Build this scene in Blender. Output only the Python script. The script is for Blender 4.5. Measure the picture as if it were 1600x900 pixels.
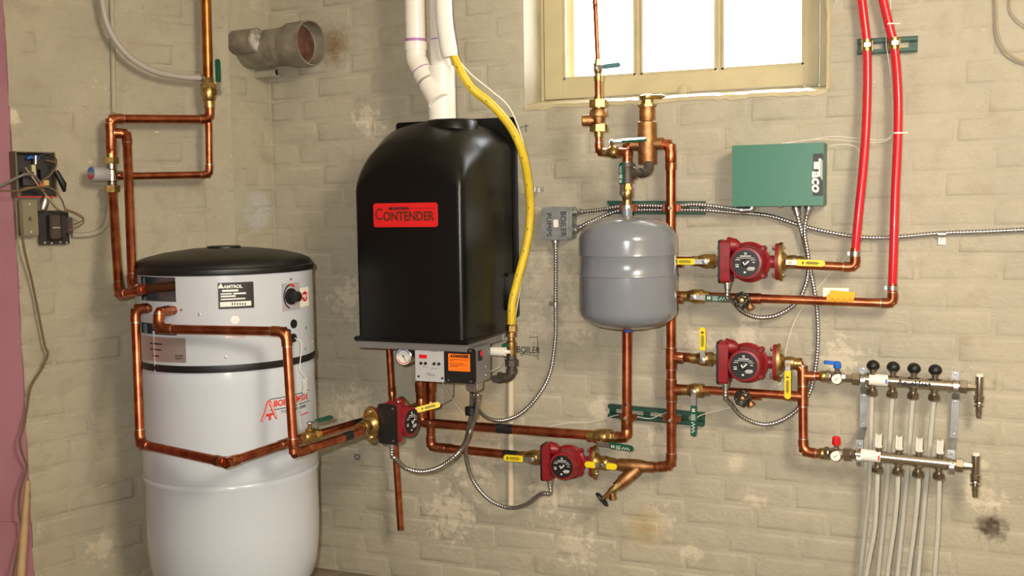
import bpy, bmesh, math, random
from mathutils import Vector, Matrix
random.seed(7)
for o in list(bpy.data.objects): bpy.data.objects.remove(o, do_unlink=True)
scene = bpy.context.scene
COL = scene.collection
V = Vector
# ---------------------------------------------------------------- camera
YAW, PITCH, ROLL, FPX = math.radians(22), math.radians(4.6), math.radians(.86), 1600.0
CAM = V((0, -3.1, 1.303))
FWD = V((-math.sin(YAW)*math.cos(PITCH), math.cos(YAW)*math.cos(PITCH), -math.sin(PITCH)))
_r0 = V((math.cos(YAW), math.sin(YAW), 0)); _u0 = _r0.cross(FWD)
RGT = _r0*math.cos(ROLL) - _u0*math.sin(ROLL); UPV = _r0*math.sin(ROLL) + _u0*math.cos(ROLL)
cd = bpy.data.cameras.new('camera'); cam = bpy.data.objects.new('camera', cd); COL.objects.link(cam)
cd.sensor_width = 36; cd.lens = 36*FPX/1600; cd.clip_start = .02
cam.matrix_world = Matrix(((RGT.x, UPV.x, -FWD.x, CAM.x), (RGT.y, UPV.y, -FWD.y, CAM.y), (RGT.z, UPV.z, -FWD.z, CAM.z), (0, 0, 0, 1)))
scene.camera = cam
# ---------------------------------------------------------------- world, lamps, exposure
w = bpy.data.worlds.new('daylight'); scene.world = w; w.use_nodes = True
bg = w.node_tree.nodes['Background']; bg.inputs[0].default_value = (.93, .97, 1, 1); bg.inputs[1].default_value = 11.0
def lamp(name, kind, loc, energy, color, **kw):
    l = bpy.data.lights.new(name, kind); l.energy = energy; l.color = color
    for k, v in kw.items(): setattr(l, k, v)
    o = bpy.data.objects.new(name, l); COL.objects.link(o); o.location = loc
    return o
def aim(o, d): o.rotation_euler = V(d).to_track_quat('-Z', 'Y').to_euler()
aim(lamp('camera_flash', 'SPOT', CAM + UPV*.05 - RGT*.07 + FWD*.02, 168, (1, .97, .94), shadow_soft_size=.015, spot_size=math.radians(98), spot_blend=1.0), FWD + RGT*.20)
lamp('ceiling_bulb', 'POINT', (.95, -2.5, 2.2), 165, (1, .87, .70), shadow_soft_size=.3)
aim(lamp('sun', 'SUN', (0, 3, 4), 9, (1, .97, .9), angle=math.radians(1.5)), (.25, -.65, -.65))
vs = scene.view_settings
vs.view_transform = 'Standard'; vs.look = 'None'; vs.exposure = .13; vs.gamma = 1; vs.use_curve_mapping = False
# ---------------------------------------------------------------- placing helpers
X, Y, Z, OUT = V((1, 0, 0)), V((0, 1, 0)), V((0, 0, 1)), V((0, -1, 0))
def ray(px, py): return FWD + RGT*((px-800)/FPX) - UPV*((py-450)/FPX)
def B(px, py, d=0.0):                      # point at distance d in front of the back wall
    r = ray(px, py); return CAM + r*((-d-CAM.y)/r.y)
def Q(px, py, z): return CAM + ray(px, py)*z   # point at a given depth
CORNER = B(428, 320); CORNER.z = 0
CD = V((-math.sin(math.radians(9)), -math.cos(math.radians(9)), 0)); CN = V((-CD.y, CD.x, 0))   # short wall in the corner
def C_(px, py, d=0.0):
    r = ray(px, py); return CAM + r*((CORNER-CAM).dot(CN) + d)/r.dot(CN)
BEND = C_(325, 320); BEND.z = 0
LD = V((-math.sin(math.radians(23)), -math.cos(math.radians(23)), 0)); LN = V((-LD.y, LD.x, 0))
def L(px, py, d=0.0):                      # point at distance d in front of the left wall
    r = ray(px, py); return CAM + r*((BEND-CAM).dot(LN) + d)/r.dot(LN)
def dep(p): return (V(p)-CAM).dot(FWD)
def mpp(p): return dep(p)/FPX              # metres per pixel there
# ---------------------------------------------------------------- materials
MATS = {}
def mat(name, col, rough=.5, metal=0.0, noise=0.0, nscale=20, bump=0.0, bscale=80, col2=None, coat=0.0, emit=0, trans=0.0, alpha=1, spec=.5):
    m = bpy.data.materials.new(name); m.use_nodes = True; nt = m.node_tree
    p = nt.nodes['Principled BSDF']
    p.inputs['Base Color'].default_value = (*col, 1); p.inputs['Roughness'].default_value = rough
    p.inputs['Metallic'].default_value = metal; p.inputs['Coat Weight'].default_value = coat
    p.inputs['Transmission Weight'].default_value = trans; p.inputs['Alpha'].default_value = alpha
    p.inputs['Specular IOR Level'].default_value = spec
    if emit: p.inputs['Emission Color'].default_value = (*col, 1); p.inputs['Emission Strength'].default_value = emit
    if noise or bump:
        g = nt.nodes.new('ShaderNodeNewGeometry')
    if noise:
        n = nt.nodes.new('ShaderNodeTexNoise'); n.inputs['Scale'].default_value = nscale; n.inputs['Detail'].default_value = 5
        nt.links.new(g.outputs['Position'], n.inputs['Vector'])
        r = nt.nodes.new('ShaderNodeValToRGB'); r.color_ramp.elements[0].position = .35; r.color_ramp.elements[1].position = .65
        c2 = col2 or tuple(c*(1-noise) for c in col)
        r.color_ramp.elements[0].color = (*c2, 1); r.color_ramp.elements[1].color = (*col, 1)
        nt.links.new(n.outputs['Fac'], r.inputs['Fac']); nt.links.new(r.outputs['Color'], p.inputs['Base Color'])
    if bump:
        n2 = nt.nodes.new('ShaderNodeTexNoise'); n2.inputs['Scale'].default_value = bscale; n2.inputs['Detail'].default_value = 3
        nt.links.new(g.outputs['Position'], n2.inputs['Vector'])
        b = nt.nodes.new('ShaderNodeBump'); b.inputs['Strength'].default_value = bump; b.inputs['Distance'].default_value = .004
        nt.links.new(n2.outputs['Fac'], b.inputs['Height']); nt.links.new(b.outputs['Normal'], p.inputs['Normal'])
    MATS[name] = m; return m
def srgb(r, g, b):
    f = lambda c: (c/255/12.92 if c <= 10 else ((c/255+.055)/1.055)**2.4)
    return (f(r), f(g), f(b))
COPPER = mat('copper', srgb(206, 122, 84), .33, 1, .3, 28, col2=srgb(166, 88, 60), bump=.05, bscale=120)
COPPER_OLD = mat('dull_copper', srgb(190, 122, 66), .34, 1, .3, 20, col2=srgb(150, 92, 48))
FITTING = mat('copper_fitting', srgb(200, 122, 84), .34, 1, .3, 60, col2=srgb(158, 92, 64), bump=.05, bscale=150)
SOLDER = mat('solder', srgb(205, 200, 190), .35, 1)
BRASS = mat('brass', srgb(202, 172, 112), .36, 1, .2, 60, col2=srgb(164, 132, 82))
BRONZE = mat('cast_bronze', srgb(196, 150, 102), .42, 1, .25, 50, col2=srgb(158, 114, 74), bump=.25, bscale=500)
CHROME = mat('nickel_plate', srgb(188, 182, 172), .2, 1)
STEEL = mat('zinc_steel', srgb(205, 205, 205), .35, 1, .1, 40)
ARMOR = mat('armoured_cable_steel', srgb(190, 190, 192), .3, 1)
GALV = mat('galvanised', srgb(176, 180, 180), .45, .85, .25, 30)
IRON = mat('black_iron', srgb(92, 84, 78), .5, .5, .3, 60, bump=.15, bscale=300)
BLACK = mat('black_plastic', srgb(24, 24, 25), .45)
COVER = mat('black_moulded_cover', srgb(10, 10, 10), .30, bump=.06, bscale=500)
LIDM = mat('black_lid_plastic', srgb(26, 26, 26), .42, bump=.08, bscale=400, noise=.3, nscale=9)
REDP = mat('red_pump_paint', srgb(146, 28, 38), .38, 0, .25, 30, col2=srgb(122, 22, 30))
YELLOWG = mat('yellow_grip', srgb(238, 214, 26), .4)
GREENG = mat('green_grip', srgb(16, 84, 66), .4)
DARKMARK = mat('dark_print', srgb(30, 28, 24), .6)
WHITEMARK = mat('white_print', srgb(238, 238, 232), .6)
WHITEP = mat('white_plastic', srgb(236, 232, 222), .4)
ENAMEL = mat('white_enamel', srgb(202, 211, 222), .16, coat=.4)
JACKET = mat('pale_grey_jacket', srgb(194, 201, 210), .22, coat=.2)
GREYTANK = mat('grey_tank_paint', srgb(122, 127, 136), .2, coat=.4)
PVC = mat('pvc', srgb(242, 238, 228), .25)
PRIMER = mat('purple_primer', srgb(178, 128, 186), .5)
PEXRED = mat('red_tubing', srgb(206, 36, 48), .25, coat=.3)
PEXW = mat('milky_tubing', srgb(226, 226, 216), .3, trans=.35)
GASY = mat('yellow_gas_jacket', srgb(232, 200, 46), .42, 0, .15, 25)
TACO = mat('green_box_paint', srgb(54, 116, 94), .42)
STRUT = mat('green_strut_paint', srgb(34, 78, 62), .42)
GREYBOX = mat('grey_panel', srgb(186, 188, 190), .4)
GREYMET = mat('grey_sheet_metal', srgb(150, 150, 150), .38, .6)
ORANGE = mat('orange_sticker', srgb(255, 122, 20), .5)
ORTAG = mat('orange_tag', srgb(255, 178, 20), .6)
PAPER = mat('white_paper', srgb(240, 238, 230), .7)
BADGE = mat('red_badge', srgb(214, 34, 36), .35)
BADGEGOLD = mat('badge_lettering', srgb(120, 60, 44), .35, .5)
LED = mat('red_display', srgb(200, 20, 26), .3, emit=.35)
ORED = mat('orange_red_print', srgb(226, 62, 36), .5)
BLUEP = mat('blue_plastic', srgb(40, 110, 210), .35)
REDPL = mat('red_plastic', srgb(214, 26, 30), .35)
HOSE = mat('grey_hose', srgb(176, 170, 166), .4)
PINK = mat('pink_wall_paint', srgb(196, 140, 158), .6, 0, .15, 6, bump=.2, bscale=12)
WOOD = mat('pale_wood', srgb(190, 160, 120), .6, 0, .25, 12)
CORD = mat('brown_cord', srgb(120, 100, 72), .7)
GREYPL = mat('grey_plastic', srgb(168, 166, 170), .4)
OLIVE = mat('painted_metal', srgb(128, 122, 98), .5)
SASH = mat('sash_paint', srgb(196, 184, 146), .5, 0, .1, 12, bump=.15, bscale=60)
TIN = mat('old_tin', srgb(158, 152, 138), .45, .25, .3, 22, col2=srgb(128, 120, 104), bump=.2, bscale=60)
RUST = mat('rusty_plug', srgb(112, 76, 58), .8, 0, .6, 24, bump=.5, bscale=60)
CONCRETE = mat('concrete', srgb(142, 130, 112), .85, 0, .4, 9, bump=.5, bscale=40)
CEILM = mat('ceiling_plaster', srgb(200, 190, 168), .8)
GLASS = bpy.data.materials.new('window_glass'); GLASS.use_nodes = True; _n = GLASS.node_tree.nodes; _n.remove(_n['Principled BSDF'])
_m, _t, _g = _n.new('ShaderNodeMixShader'), _n.new('ShaderNodeBsdfTransparent'), _n.new('ShaderNodeBsdfGlossy'); _m.inputs[0].default_value = .05; _g.inputs['Roughness'].default_value = .02
for _a, _b in ((_t.outputs[0], _m.inputs[1]), (_g.outputs[0], _m.inputs[2]), (_m.outputs[0], _n['Material Output'].inputs[0])): GLASS.node_tree.links.new(_a, _b)
SILVERLAB = mat('silver_label', srgb(196, 184, 182), .3, .6)
CLEARP = mat('clear_flow_meter', srgb(240, 240, 232), .2, trans=.2)
HANDBLACK = mat('black_marker', srgb(44, 40, 36), .8)

def wall_paint(name):
    m = bpy.data.materials.new(name); m.use_nodes = True; nt = m.node_tree; N = nt.nodes; K = nt.links.new
    p = N['Principled BSDF']; p.inputs['Roughness'].default_value = .52; p.inputs['Specular IOR Level'].default_value = .35
    g = N.new('ShaderNodeNewGeometry')
    def noise(s, det=4, rough=.55):
        n = N.new('ShaderNodeTexNoise'); n.inputs['Scale'].default_value = s; n.inputs['Detail'].default_value = det; n.inputs['Roughness'].default_value = rough
        K(g.outputs['Position'], n.inputs['Vector']); return n.outputs['Fac']
    def ramp(fac, a, b):
        r = N.new('ShaderNodeMapRange'); r.inputs[1].default_value = a; r.inputs[2].default_value = b; K(fac, r.inputs[0]); return r.outputs[0]
    def mix(fac, a, b):
        x = N.new('ShaderNodeMix'); x.data_type = 'RGBA'; K(fac, x.inputs[0])
        for i, c in ((6, a), (7, b)):
            if isinstance(c, tuple): x.inputs[i].default_value = (*c, 1)
            else: K(c, x.inputs[i])
        return x.outputs[2]
    def math_(op, a, b):
        x = N.new('ShaderNodeMath'); x.operation = op
        for i, c in ((0, a), (1, b)):
            if isinstance(c, (int, float)): x.inputs[i].default_value = c
            else: K(c, x.inputs[i])
        return x.outputs[0]
    c = mix(ramp(noise(3.2), .35, .65), srgb(172, 166, 148), srgb(184, 177, 156))
    c = mix(ramp(noise(14), .52, .78), c, srgb(166, 157, 136))
    fine = noise(34, 5, .6)
    def patch(px, py, rad, col, lo, hi, left=False, amp=.9):
        nonlocal c
        q = (L(px, py) if px < 325 else C_(px, py)) if left else B(px, py)
        d = N.new('ShaderNodeVectorMath'); d.operation = 'DISTANCE'; K(g.outputs['Position'], d.inputs[0]); d.inputs[1].default_value = q
        t = math_('DIVIDE', d.outputs['Value'], rad)
        t = math_('ADD', t, math_('MULTIPLY', math_('SUBTRACT', fine, .5), amp*3))
        c = mix(ramp(t, hi, lo), c, col)
    # peeled and stained places
    for px, py, r, a in ((858, 440, .13, .9), (895, 505, .10, .9), (845, 510, .08, .9), (940, 640, .07, 1), (1030, 690, .07, 1), (1150, 722, .045, .5), (1090, 535, .07, 1.2),
                      (1310, 560, .09, 1.3), (1545, 790, .07, 1.2), (1535, 725, .03, .5), (900, 850, .11, 1.3), (1080, 865, .05, 1), (1030, 815, .08, 1.3), (705, 800, .14, 1.4),
                      (740, 700, .16, 1.4), (560, 640, .12, 1.4), (545, 465, .10, 1.2), (1180, 780, .05, 1.2), (575, 190, .08, 1.2), (1165, 525, .06, 1.3), (860, 770, .10, 1.4), (1520, 765, .05, 1.)):
        patch(px, py, r*.85, srgb(206, 196, 174), .30, .85, amp=a)
    patch(522, 70, .085, srgb(136, 112, 84), .0, 1.0, amp=.6)
    patch(1548, 822, .05, srgb(84, 70, 58), .2, 1.0, amp=.8)
    patch(1010, 825, .08, srgb(176, 158, 118), .0, 1.0, amp=.6)
    patch(740, 650, .16, srgb(180, 162, 128), .0, 1.0, amp=.8)
    patch(400, 328, .085, srgb(188, 186, 180), .7, .95, left=True, amp=.15)
    patch(370, 320, .09, srgb(182, 178, 160), .4, 1.0, left=True, amp=1.0)
    patch(18, 183, .03, srgb(214, 204, 184), .4, .8, left=True, amp=.9)
    patch(160, 855, .06, srgb(202, 194, 172), .4, .8, left=True, amp=1.1)
    # small chips, concentrated in smears
    chips = math_('MULTIPLY', ramp(noise(60, 6, .7), .66, .70), ramp(noise(5, 3), .5, .62))
    c = mix(chips, c, srgb(226, 214, 192))
    sm = N.new('ShaderNodeMapping'); sm.inputs['Scale'].default_value = (1, 1, 4.2); K(g.outputs['Position'], sm.inputs['Vector'])
    sn = N.new('ShaderNodeTexNoise'); sn.inputs['Scale'].default_value = 26; sn.inputs['Detail'].default_value = 6; sn.inputs['Roughness'].default_value = .7; K(sm.outputs[0], sn.inputs['Vector'])
    c = mix(math_('MULTIPLY', ramp(sn.outputs['Fac'], .64, .67), ramp(noise(7, 3), .54, .62)), c, srgb(220, 210, 188))
    c = mix(math_('MULTIPLY', ramp(sn.outputs['Fac'], .37, .33), ramp(noise(4.3, 3), .48, .60)), c, srgb(142, 132, 112))
    dark = math_('MULTIPLY', ramp(noise(85, 3, .6), .70, .75), ramp(noise(3.6, 2), .52, .66))
    c = mix(dark, c, srgb(112, 98, 80))
    K(c, p.inputs['Base Color'])
    b = N.new('ShaderNodeBump'); b.inputs['Strength'].default_value = .5; b.inputs['Distance'].default_value = .009
    hgt = math_('ADD', math_('MULTIPLY', noise(16, 4), 1.0), math_('ADD', math_('MULTIPLY', noise(75, 4, .65), .42), math_('MULTIPLY', sn.outputs['Fac'], .35)))
    K(hgt, b.inputs['Height']); K(b.outputs['Normal'], p.inputs['Normal'])
    return m
WALL = wall_paint('painted_brick')

# ---------------------------------------------------------------- mesh building
LOC = {}; CONN = {}
def basis(a):
    a = V(a).normalized(); t = Z if abs(a.z) < .9 else X
    u = a.cross(t).normalized(); return a, u, a.cross(u).normalized()
def catmull(pts, n=12):
    pts = [V(p) for p in pts]; P = [pts[0]*2-pts[1]] + pts + [pts[-1]*2-pts[-2]]; out = []
    for i in range(1, len(P)-2):
        a, b, c, d = P[i-1:i+3]
        for k in range(n):
            t = k/n; out.append(.5*((2*b) + (c-a)*t + (2*a-5*b+4*c-d)*t*t + (3*b-a-3*c+d)*t**3))
    return out + [pts[-1]]
def resample(pts, step):
    out = [pts[0]]; acc = 0
    for a, b in zip(pts, pts[1:]):
        l = (b-a).length
        if l < 1e-9: continue
        t = step-acc
        while t <= l: out.append(a.lerp(b, t/l)); t += step
        acc = l-(t-step)
    return out
def fillet(pts, rad, n=7):
    pts = [V(p) for p in pts]; out = [pts[0]]
    for a, b, c in zip(pts, pts[1:], pts[2:]):
        d1, d2 = (a-b), (c-b); l = min(rad, d1.length*.49, d2.length*.49); p, q = b+d1.normalized()*l, b+d2.normalized()*l
        for k in range(n+1):
            t = k/n; out.append(p*(1-t)**2 + b*2*t*(1-t) + q*t*t)
    return out + [pts[-1]]
class MB:
    def __init__(s): s.v = []; s.f = []
    def add(s, vs, fs):
        o = len(s.v); s.v += [V(x) for x in vs]; s.f += [tuple(i+o for i in f) for f in fs]; return s
    def tube(s, pts, r, seg=14, caps=True):
        pts = [V(p) for p in pts]; n = len(pts); rs = r if isinstance(r, (list, tuple)) else [r]*n
        tan = [((pts[min(i+1, n-1)]-pts[max(i-1, 0)]).normalized()) for i in range(n)]
        _, u, _ = basis(tan[0]); vs = []
        for i in range(n):
            u = (u - tan[i]*u.dot(tan[i])).normalized(); w_ = tan[i].cross(u)
            vs += [pts[i] + (u*math.cos(2*math.pi*k/seg) + w_*math.sin(2*math.pi*k/seg))*rs[i] for k in range(seg)]
        fs = [(i*seg+k, i*seg+(k+1) % seg, (i+1)*seg+(k+1) % seg, (i+1)*seg+k) for i in range(n-1) for k in range(seg)]
        if caps: fs += [tuple(reversed(range(seg))), tuple(range((n-1)*seg, n*seg))]
        return s.add(vs, fs)
    def cyl(s, p, q, r, r2=None, seg=18): return s.tube([p, q], [r, r if r2 is None else r2], seg)
    def lathe(s, o, a, prof, seg=24, u=None, sx=1.0):
        a, b, c = basis(a)
        if u is not None: b = (V(u)-a*V(u).dot(a)).normalized(); c = a.cross(b)
        o = V(o); vs = []; n = len(prof)
        for t, r in prof: vs += [o + a*t + (b*math.cos(2*math.pi*k/seg)*sx + c*math.sin(2*math.pi*k/seg))*r for k in range(seg)]
        fs = [(i*seg+k, i*seg+(k+1) % seg, (i+1)*seg+(k+1) % seg, (i+1)*seg+k) for i in range(n-1) for k in range(seg)]
        if prof[0][1] > 1e-6: fs.append(tuple(reversed(range(seg))))
        if prof[-1][1] > 1e-6: fs.append(tuple(range((n-1)*seg, n*seg)))
        return s.add(vs, fs)
    def box(s, c, sz, ax=(X, Y, Z)):
        c = V(c); h = [V(a)*d*.5 for a, d in zip(ax, sz)]
        vs = [c + h[0]*i + h[1]*j + h[2]*k for i in (-1, 1) for j in (-1, 1) for k in (-1, 1)]
        return s.add(vs, [(0, 1, 3, 2), (4, 6, 7, 5), (0, 4, 5, 1), (2, 3, 7, 6), (0, 2, 6, 4), (1, 5, 7, 3)])
    def prism(s, outline, n, th):              # outline: world points of a planar polygon, thickened both ways along n
        n = V(n).normalized()*th*.5; k = len(outline); vs = [V(p)-n for p in outline] + [V(p)+n for p in outline]
        fs = [tuple(reversed(range(k))), tuple(range(k, 2*k))] + [(i, (i+1) % k, k+(i+1) % k, k+i) for i in range(k)]
        return s.add(vs, fs)
    def rbox(s, c, sz, ax=(X, Y, Z), r=.004, n=4):   # box with rounded outline in ax0/ax2, thickness along ax1
        c = V(c); a, b, d = [V(q) for q in ax]; o = []
        for (sx, sz_), a0 in (((1, 1), 0), ((-1, 1), 90), ((-1, -1), 180), ((1, -1), 270)):
            for k in range(n+1):
                t = math.radians(a0+90*k/n); o.append(c + a*(sx*(sz[0]/2-r)+r*math.cos(t)) + d*(sz_*(sz[2]/2-r)+r*math.sin(t)))
        return s.prism(o, b, sz[1])
    def plate(s, p, d, n, wd, ln, th, rnd=True):    # flat bar from p along d with a rounded far end
        d, n = V(d).normalized(), V(n).normalized(); e = d.cross(n).normalized(); p = V(p); o = [p-e*wd/2, p+e*wd/2]
        if rnd: o += [p + d*(ln-wd/2) + (e*math.cos(t)+d*math.sin(t))*wd/2 for t in [math.pi*k/8 for k in range(9)]]
        else: o += [p+d*ln+e*wd/2, p+d*ln-e*wd/2]
        return s.prism(o, n, th)
    def build(s, name, m, parent=None, angle=40, bevel=0, origin=None):
        me = bpy.data.meshes.new(name)
        if parent is not None: loc = LOC[parent.name]
        elif origin is not None: loc = V(origin)
        else:
            xs = [p.x for p in s.v]; ys = [p.y for p in s.v]; zs = [p.z for p in s.v]
            loc = V(((min(xs)+max(xs))/2, (min(ys)+max(ys))/2, min(zs)))
        me.from_pydata([p-loc for p in s.v], [], s.f); me.materials.append(m)
        bm = bmesh.new(); bm.from_mesh(me); bmesh.ops.recalc_face_normals(bm, faces=bm.faces)
        if bevel:
            es = [e for e in bm.edges if len(e.link_faces) == 2 and e.calc_face_angle() > .9]
            bmesh.ops.bevel(bm, geom=es, offset=bevel, segments=2, affect='EDGES', clamp_overlap=True)
        bm.to_mesh(me); bm.free()
        for q in me.polygons: q.use_smooth = True
        me.set_sharp_from_angle(angle=math.radians(angle))
        o = bpy.data.objects.new(name, me); COL.objects.link(o); LOC[o.name] = loc
        if parent is None: o.location = loc
        else: o.parent = parent
        return o
def tag(o, label, cat, group=None):
    o['label'] = label; o['category'] = cat
    if group: o['group'] = group
    return o
def thing(name, loc, label, cat, group=None):
    o = bpy.data.objects.new(name, None); COL.objects.link(o); o.location = V(loc); o.empty_display_size = .02
    LOC[o.name] = V(loc); return tag(o, label, cat, group)
def text2d(body, size, bold=0.0, shear=0.0, extrude=.0003):
    cu = bpy.data.curves.new('t', 'FONT'); cu.body = body; cu.size = size; cu.align_x = 'CENTER'; cu.align_y = 'CENTER'
    cu.offset = bold; cu.shear = shear; cu.extrude = extrude; cu.resolution_u = 3
    ob = bpy.data.objects.new('t', cu); COL.objects.link(ob)
    dg = bpy.context.evaluated_depsgraph_get(); me = bpy.data.meshes.new_from_object(ob.evaluated_get(dg))
    vs = [v.co.copy() for v in me.vertices]; fs = [tuple(p.vertices) for p in me.polygons]
    bpy.data.objects.remove(ob); bpy.data.curves.remove(cu); bpy.data.meshes.remove(me)
    return vs, fs
def text(body, size, o, xd, yd, m, parent, name='lettering', sx=1.0, fn=None, **kw):
    vs, fs = text2d(body, size, **kw); xd, yd = V(xd), V(yd); n = xd.cross(yd)
    pts = [fn(v.x*sx, v.y, v.z) if fn else V(o) + xd*v.x*sx + yd*v.y + n*(v.z+.0004) for v in vs]
    return MB().add(pts, fs).build(name, m, parent)
def bars(o, xd, yd, rows, m, parent, name='print', th=.0006):   # printed lines too small to read: rows of (x0, x1, y, h)
    mb = MB(); xd, yd = V(xd).normalized(), V(yd).normalized(); n = xd.cross(yd)
    for x0, x1, y, h in rows: mb.box(V(o)+xd*(x0+x1)/2+yd*y+n*th*.5, (x1-x0, th, h), (xd, n, yd))
    return mb.build(name, m, parent)
# ---------------------------------------------------------------- plumbing kit
def elbow_mesh(a, b, c, r, reach):
    d1, d2 = (V(a)-b).normalized(), (V(c)-b).normalized(); p, q = b+d1*reach, b+d2*reach
    path = [p+d1*r*.9]; n = 8
    for k in range(n+1):
        t = k/n; path.append(p*(1-t)**2 + b*2*t*(1-t) + q*t*t)
    path.append(q+d2*r*.9)
    return MB().tube(path, r*1.14, 16), (p+d1*r*.9, d1), (q+d2*r*.9, d2)
def run(label, pts, r, m=COPPER, fm=None, cat='pipe', name='copper_pipe', group=None, reach=1.5, joints=(), tees=(), tape=(), parent=None):
    """a soldered pipe run: every straight length, elbow, coupling and tee a part"""
    fm = fm or FITTING; pts = [V(p) for p in pts]
    t = parent or thing(name, min(pts, key=lambda p: p.z), label, cat, group)
    for i, (a, b) in enumerate(zip(pts, pts[1:])):
        MB().cyl(a, b, r, seg=18).build('pipe', m, t)
    for a, b, c in zip(pts, pts[1:], pts[2:]):
        e, (p, d1), (q, d2) = elbow_mesh(a, b, c, r, reach*r)
        eo = e.build('elbow', fm, t)
        s = MB()
        for z_, dd in ((p, d1), (q, d2)): s.cyl(z_-dd*.0005, z_+dd*.0022, r*1.08, seg=16)
        s.build('solder_joint', SOLDER, eo)
    for i, f in joints:
        a, b = pts[i], pts[i+1]; c = a.lerp(b, f); d = (b-a).normalized()
        MB().lathe(c, d, [(-r*1.5, r*1.02), (-r*1.5, r*1.15), (-r*.15, r*1.15), (0, r*1.08), (r*.15, r*1.15), (r*1.5, r*1.15), (r*1.5, r*1.02)], 18).build('coupling', fm, t)
    for i, f, dr, rr in tees:
        a, b = pts[i], pts[i+1]; c = a.lerp(b, f); d = (b-a).normalized()
        tm = MB().cyl(c-d*r*2.2, c+d*r*2.2, r*1.15); tm.cyl(c, c+V(dr).normalized()*(r+rr*1.6), rr*1.16); to = tm.build('tee', fm, t)
        s = MB()
        for z_, dd, q in ((c-d*r*2.2, -d, r), (c+d*r*2.2, d, r), (c+V(dr).normalized()*(r+rr*1.6), V(dr).normalized(), rr)): s.cyl(z_-dd*.0005, z_+dd*.0022, q*1.08)
        s.build('solder_joint', SOLDER, to)
    for i, f0, f1 in tape:
        a, b = pts[i], pts[i+1]; MB().cyl(a.lerp(b, f0), a.lerp(b, f1), r*1.04).build('tape_band', BLACK, t)
    return t
def valve(label, c, ax, out, r, hdir, grip, hlen=.085, body=None, mark=None, group=None, rise=0.0, name='ball_valve', neck=2.4, gw=None):
    """lever ball valve: body along ax, stem along out, lever along hdir"""
    c, ax, out, hdir = V(c), V(ax).normalized(), V(out).normalized(), V(hdir).normalized()
    out = (out-ax*out.dot(ax)).normalized() if abs(out.dot(ax)) < .95 else out
    t = thing(name, c-Z*r*1.6, label, 'valve', group); bm_ = body or BRASS
    MB().lathe(c, ax, [(-3.3*r, r*.9), (-3.3*r, 1.22*r), (-1.9*r, 1.22*r), (-1.8*r, 1.34*r), (-1.2*r, 1.5*r), (-.5*r, 1.72*r), (.3*r, 1.72*r), (.9*r, 1.6*r), (1.2*r, 1.5*r)], 24).build('body', bm_, t)
    MB().lathe(c, ax, [(1.0*r, 1.0*r), (1.0*r, 1.72*r), (1.9*r, 1.72*r), (1.95*r, 1.25*r), (3.3*r, 1.22*r), (3.3*r, .9*r)], 8 if r > .01 else 6).build('end_nut', bm_, t, angle=25)
    s0 = c+out*r*1.3; s1 = c+out*r*neck
    MB().lathe(c, out, [(1.2*r, .8*r), (1.9*r, .75*r), (1.95*r, .5*r), (neck*r, .5*r)], 16).build('stem', bm_, t)
    hd = (hdir-out*hdir.dot(out)).normalized(); gw = gw or max(.016, r*1.25)
    lv = MB().plate(s1-hd*r*.7, hd, out, gw*.9, hlen*.42+r*.7, .0025, False)
    l2 = lv.build('lever', STEEL, t)
    MB().lathe(s1, out, [(-.001, .62*r), (.004, .62*r), (.005, .3*r)], 6).build('stem_nut', BRASS if bm_ is not BRASS else STEEL, l2, angle=20)
    g0 = s1+hd*hlen*.30
    gm = MB().plate(g0, hd, out, gw*1.12, hlen*.70, .0075); go = gm.build('grip', grip, l2, bevel=.0012)
    e = out.cross(hd).normalized(); base = g0+out*.0041
    if mark == 'H':
        yd = e; text('H', gw*.8, base+hd*hlen*.10, hd, yd, WHITEMARK, go, bold=.0006)
        bars(base, hd, yd, [(hlen*.19, hlen*.33, gw*.30, .0010), (hlen*.19, hlen*.33, gw*.08, .0010), (hlen*.19, hlen*.33, -gw*.12, .0010), (hlen*.19, hlen*.33, -gw*.32, .0010)] + [(hlen*(.37+.035*k), hlen*(.39+.035*k), gw*(.12 if k % 2 else -.16), gw*.32) for k in range(7)], WHITEMARK, go)
    elif mark == 'y':
        bars(base, hd, e, [(hlen*.12, hlen*.45, gw*.20, .0014), (hlen*.10, hlen*.48, -gw*.02, .0020), (hlen*.14, hlen*.45, -gw*.24, .0014), (hlen*.52, hlen*.57, 0, gw*.5)], DARKMARK, go)
    return t
def oval(c, n, v, w, h, th, mb):
    n, v = V(n).normalized(), V(v).normalized(); u = v.cross(n); o = []
    for k in range(32):
        a = 2*math.pi*k/32; rad = (math.cos(a)*w/2, math.sin(a)*h/2)
        o.append(V(c)+u*rad[0]*(1 if abs(math.sin(a)) < .75 else .92)+v*rad[1])
    return mb.prism(o, n, th)
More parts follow.
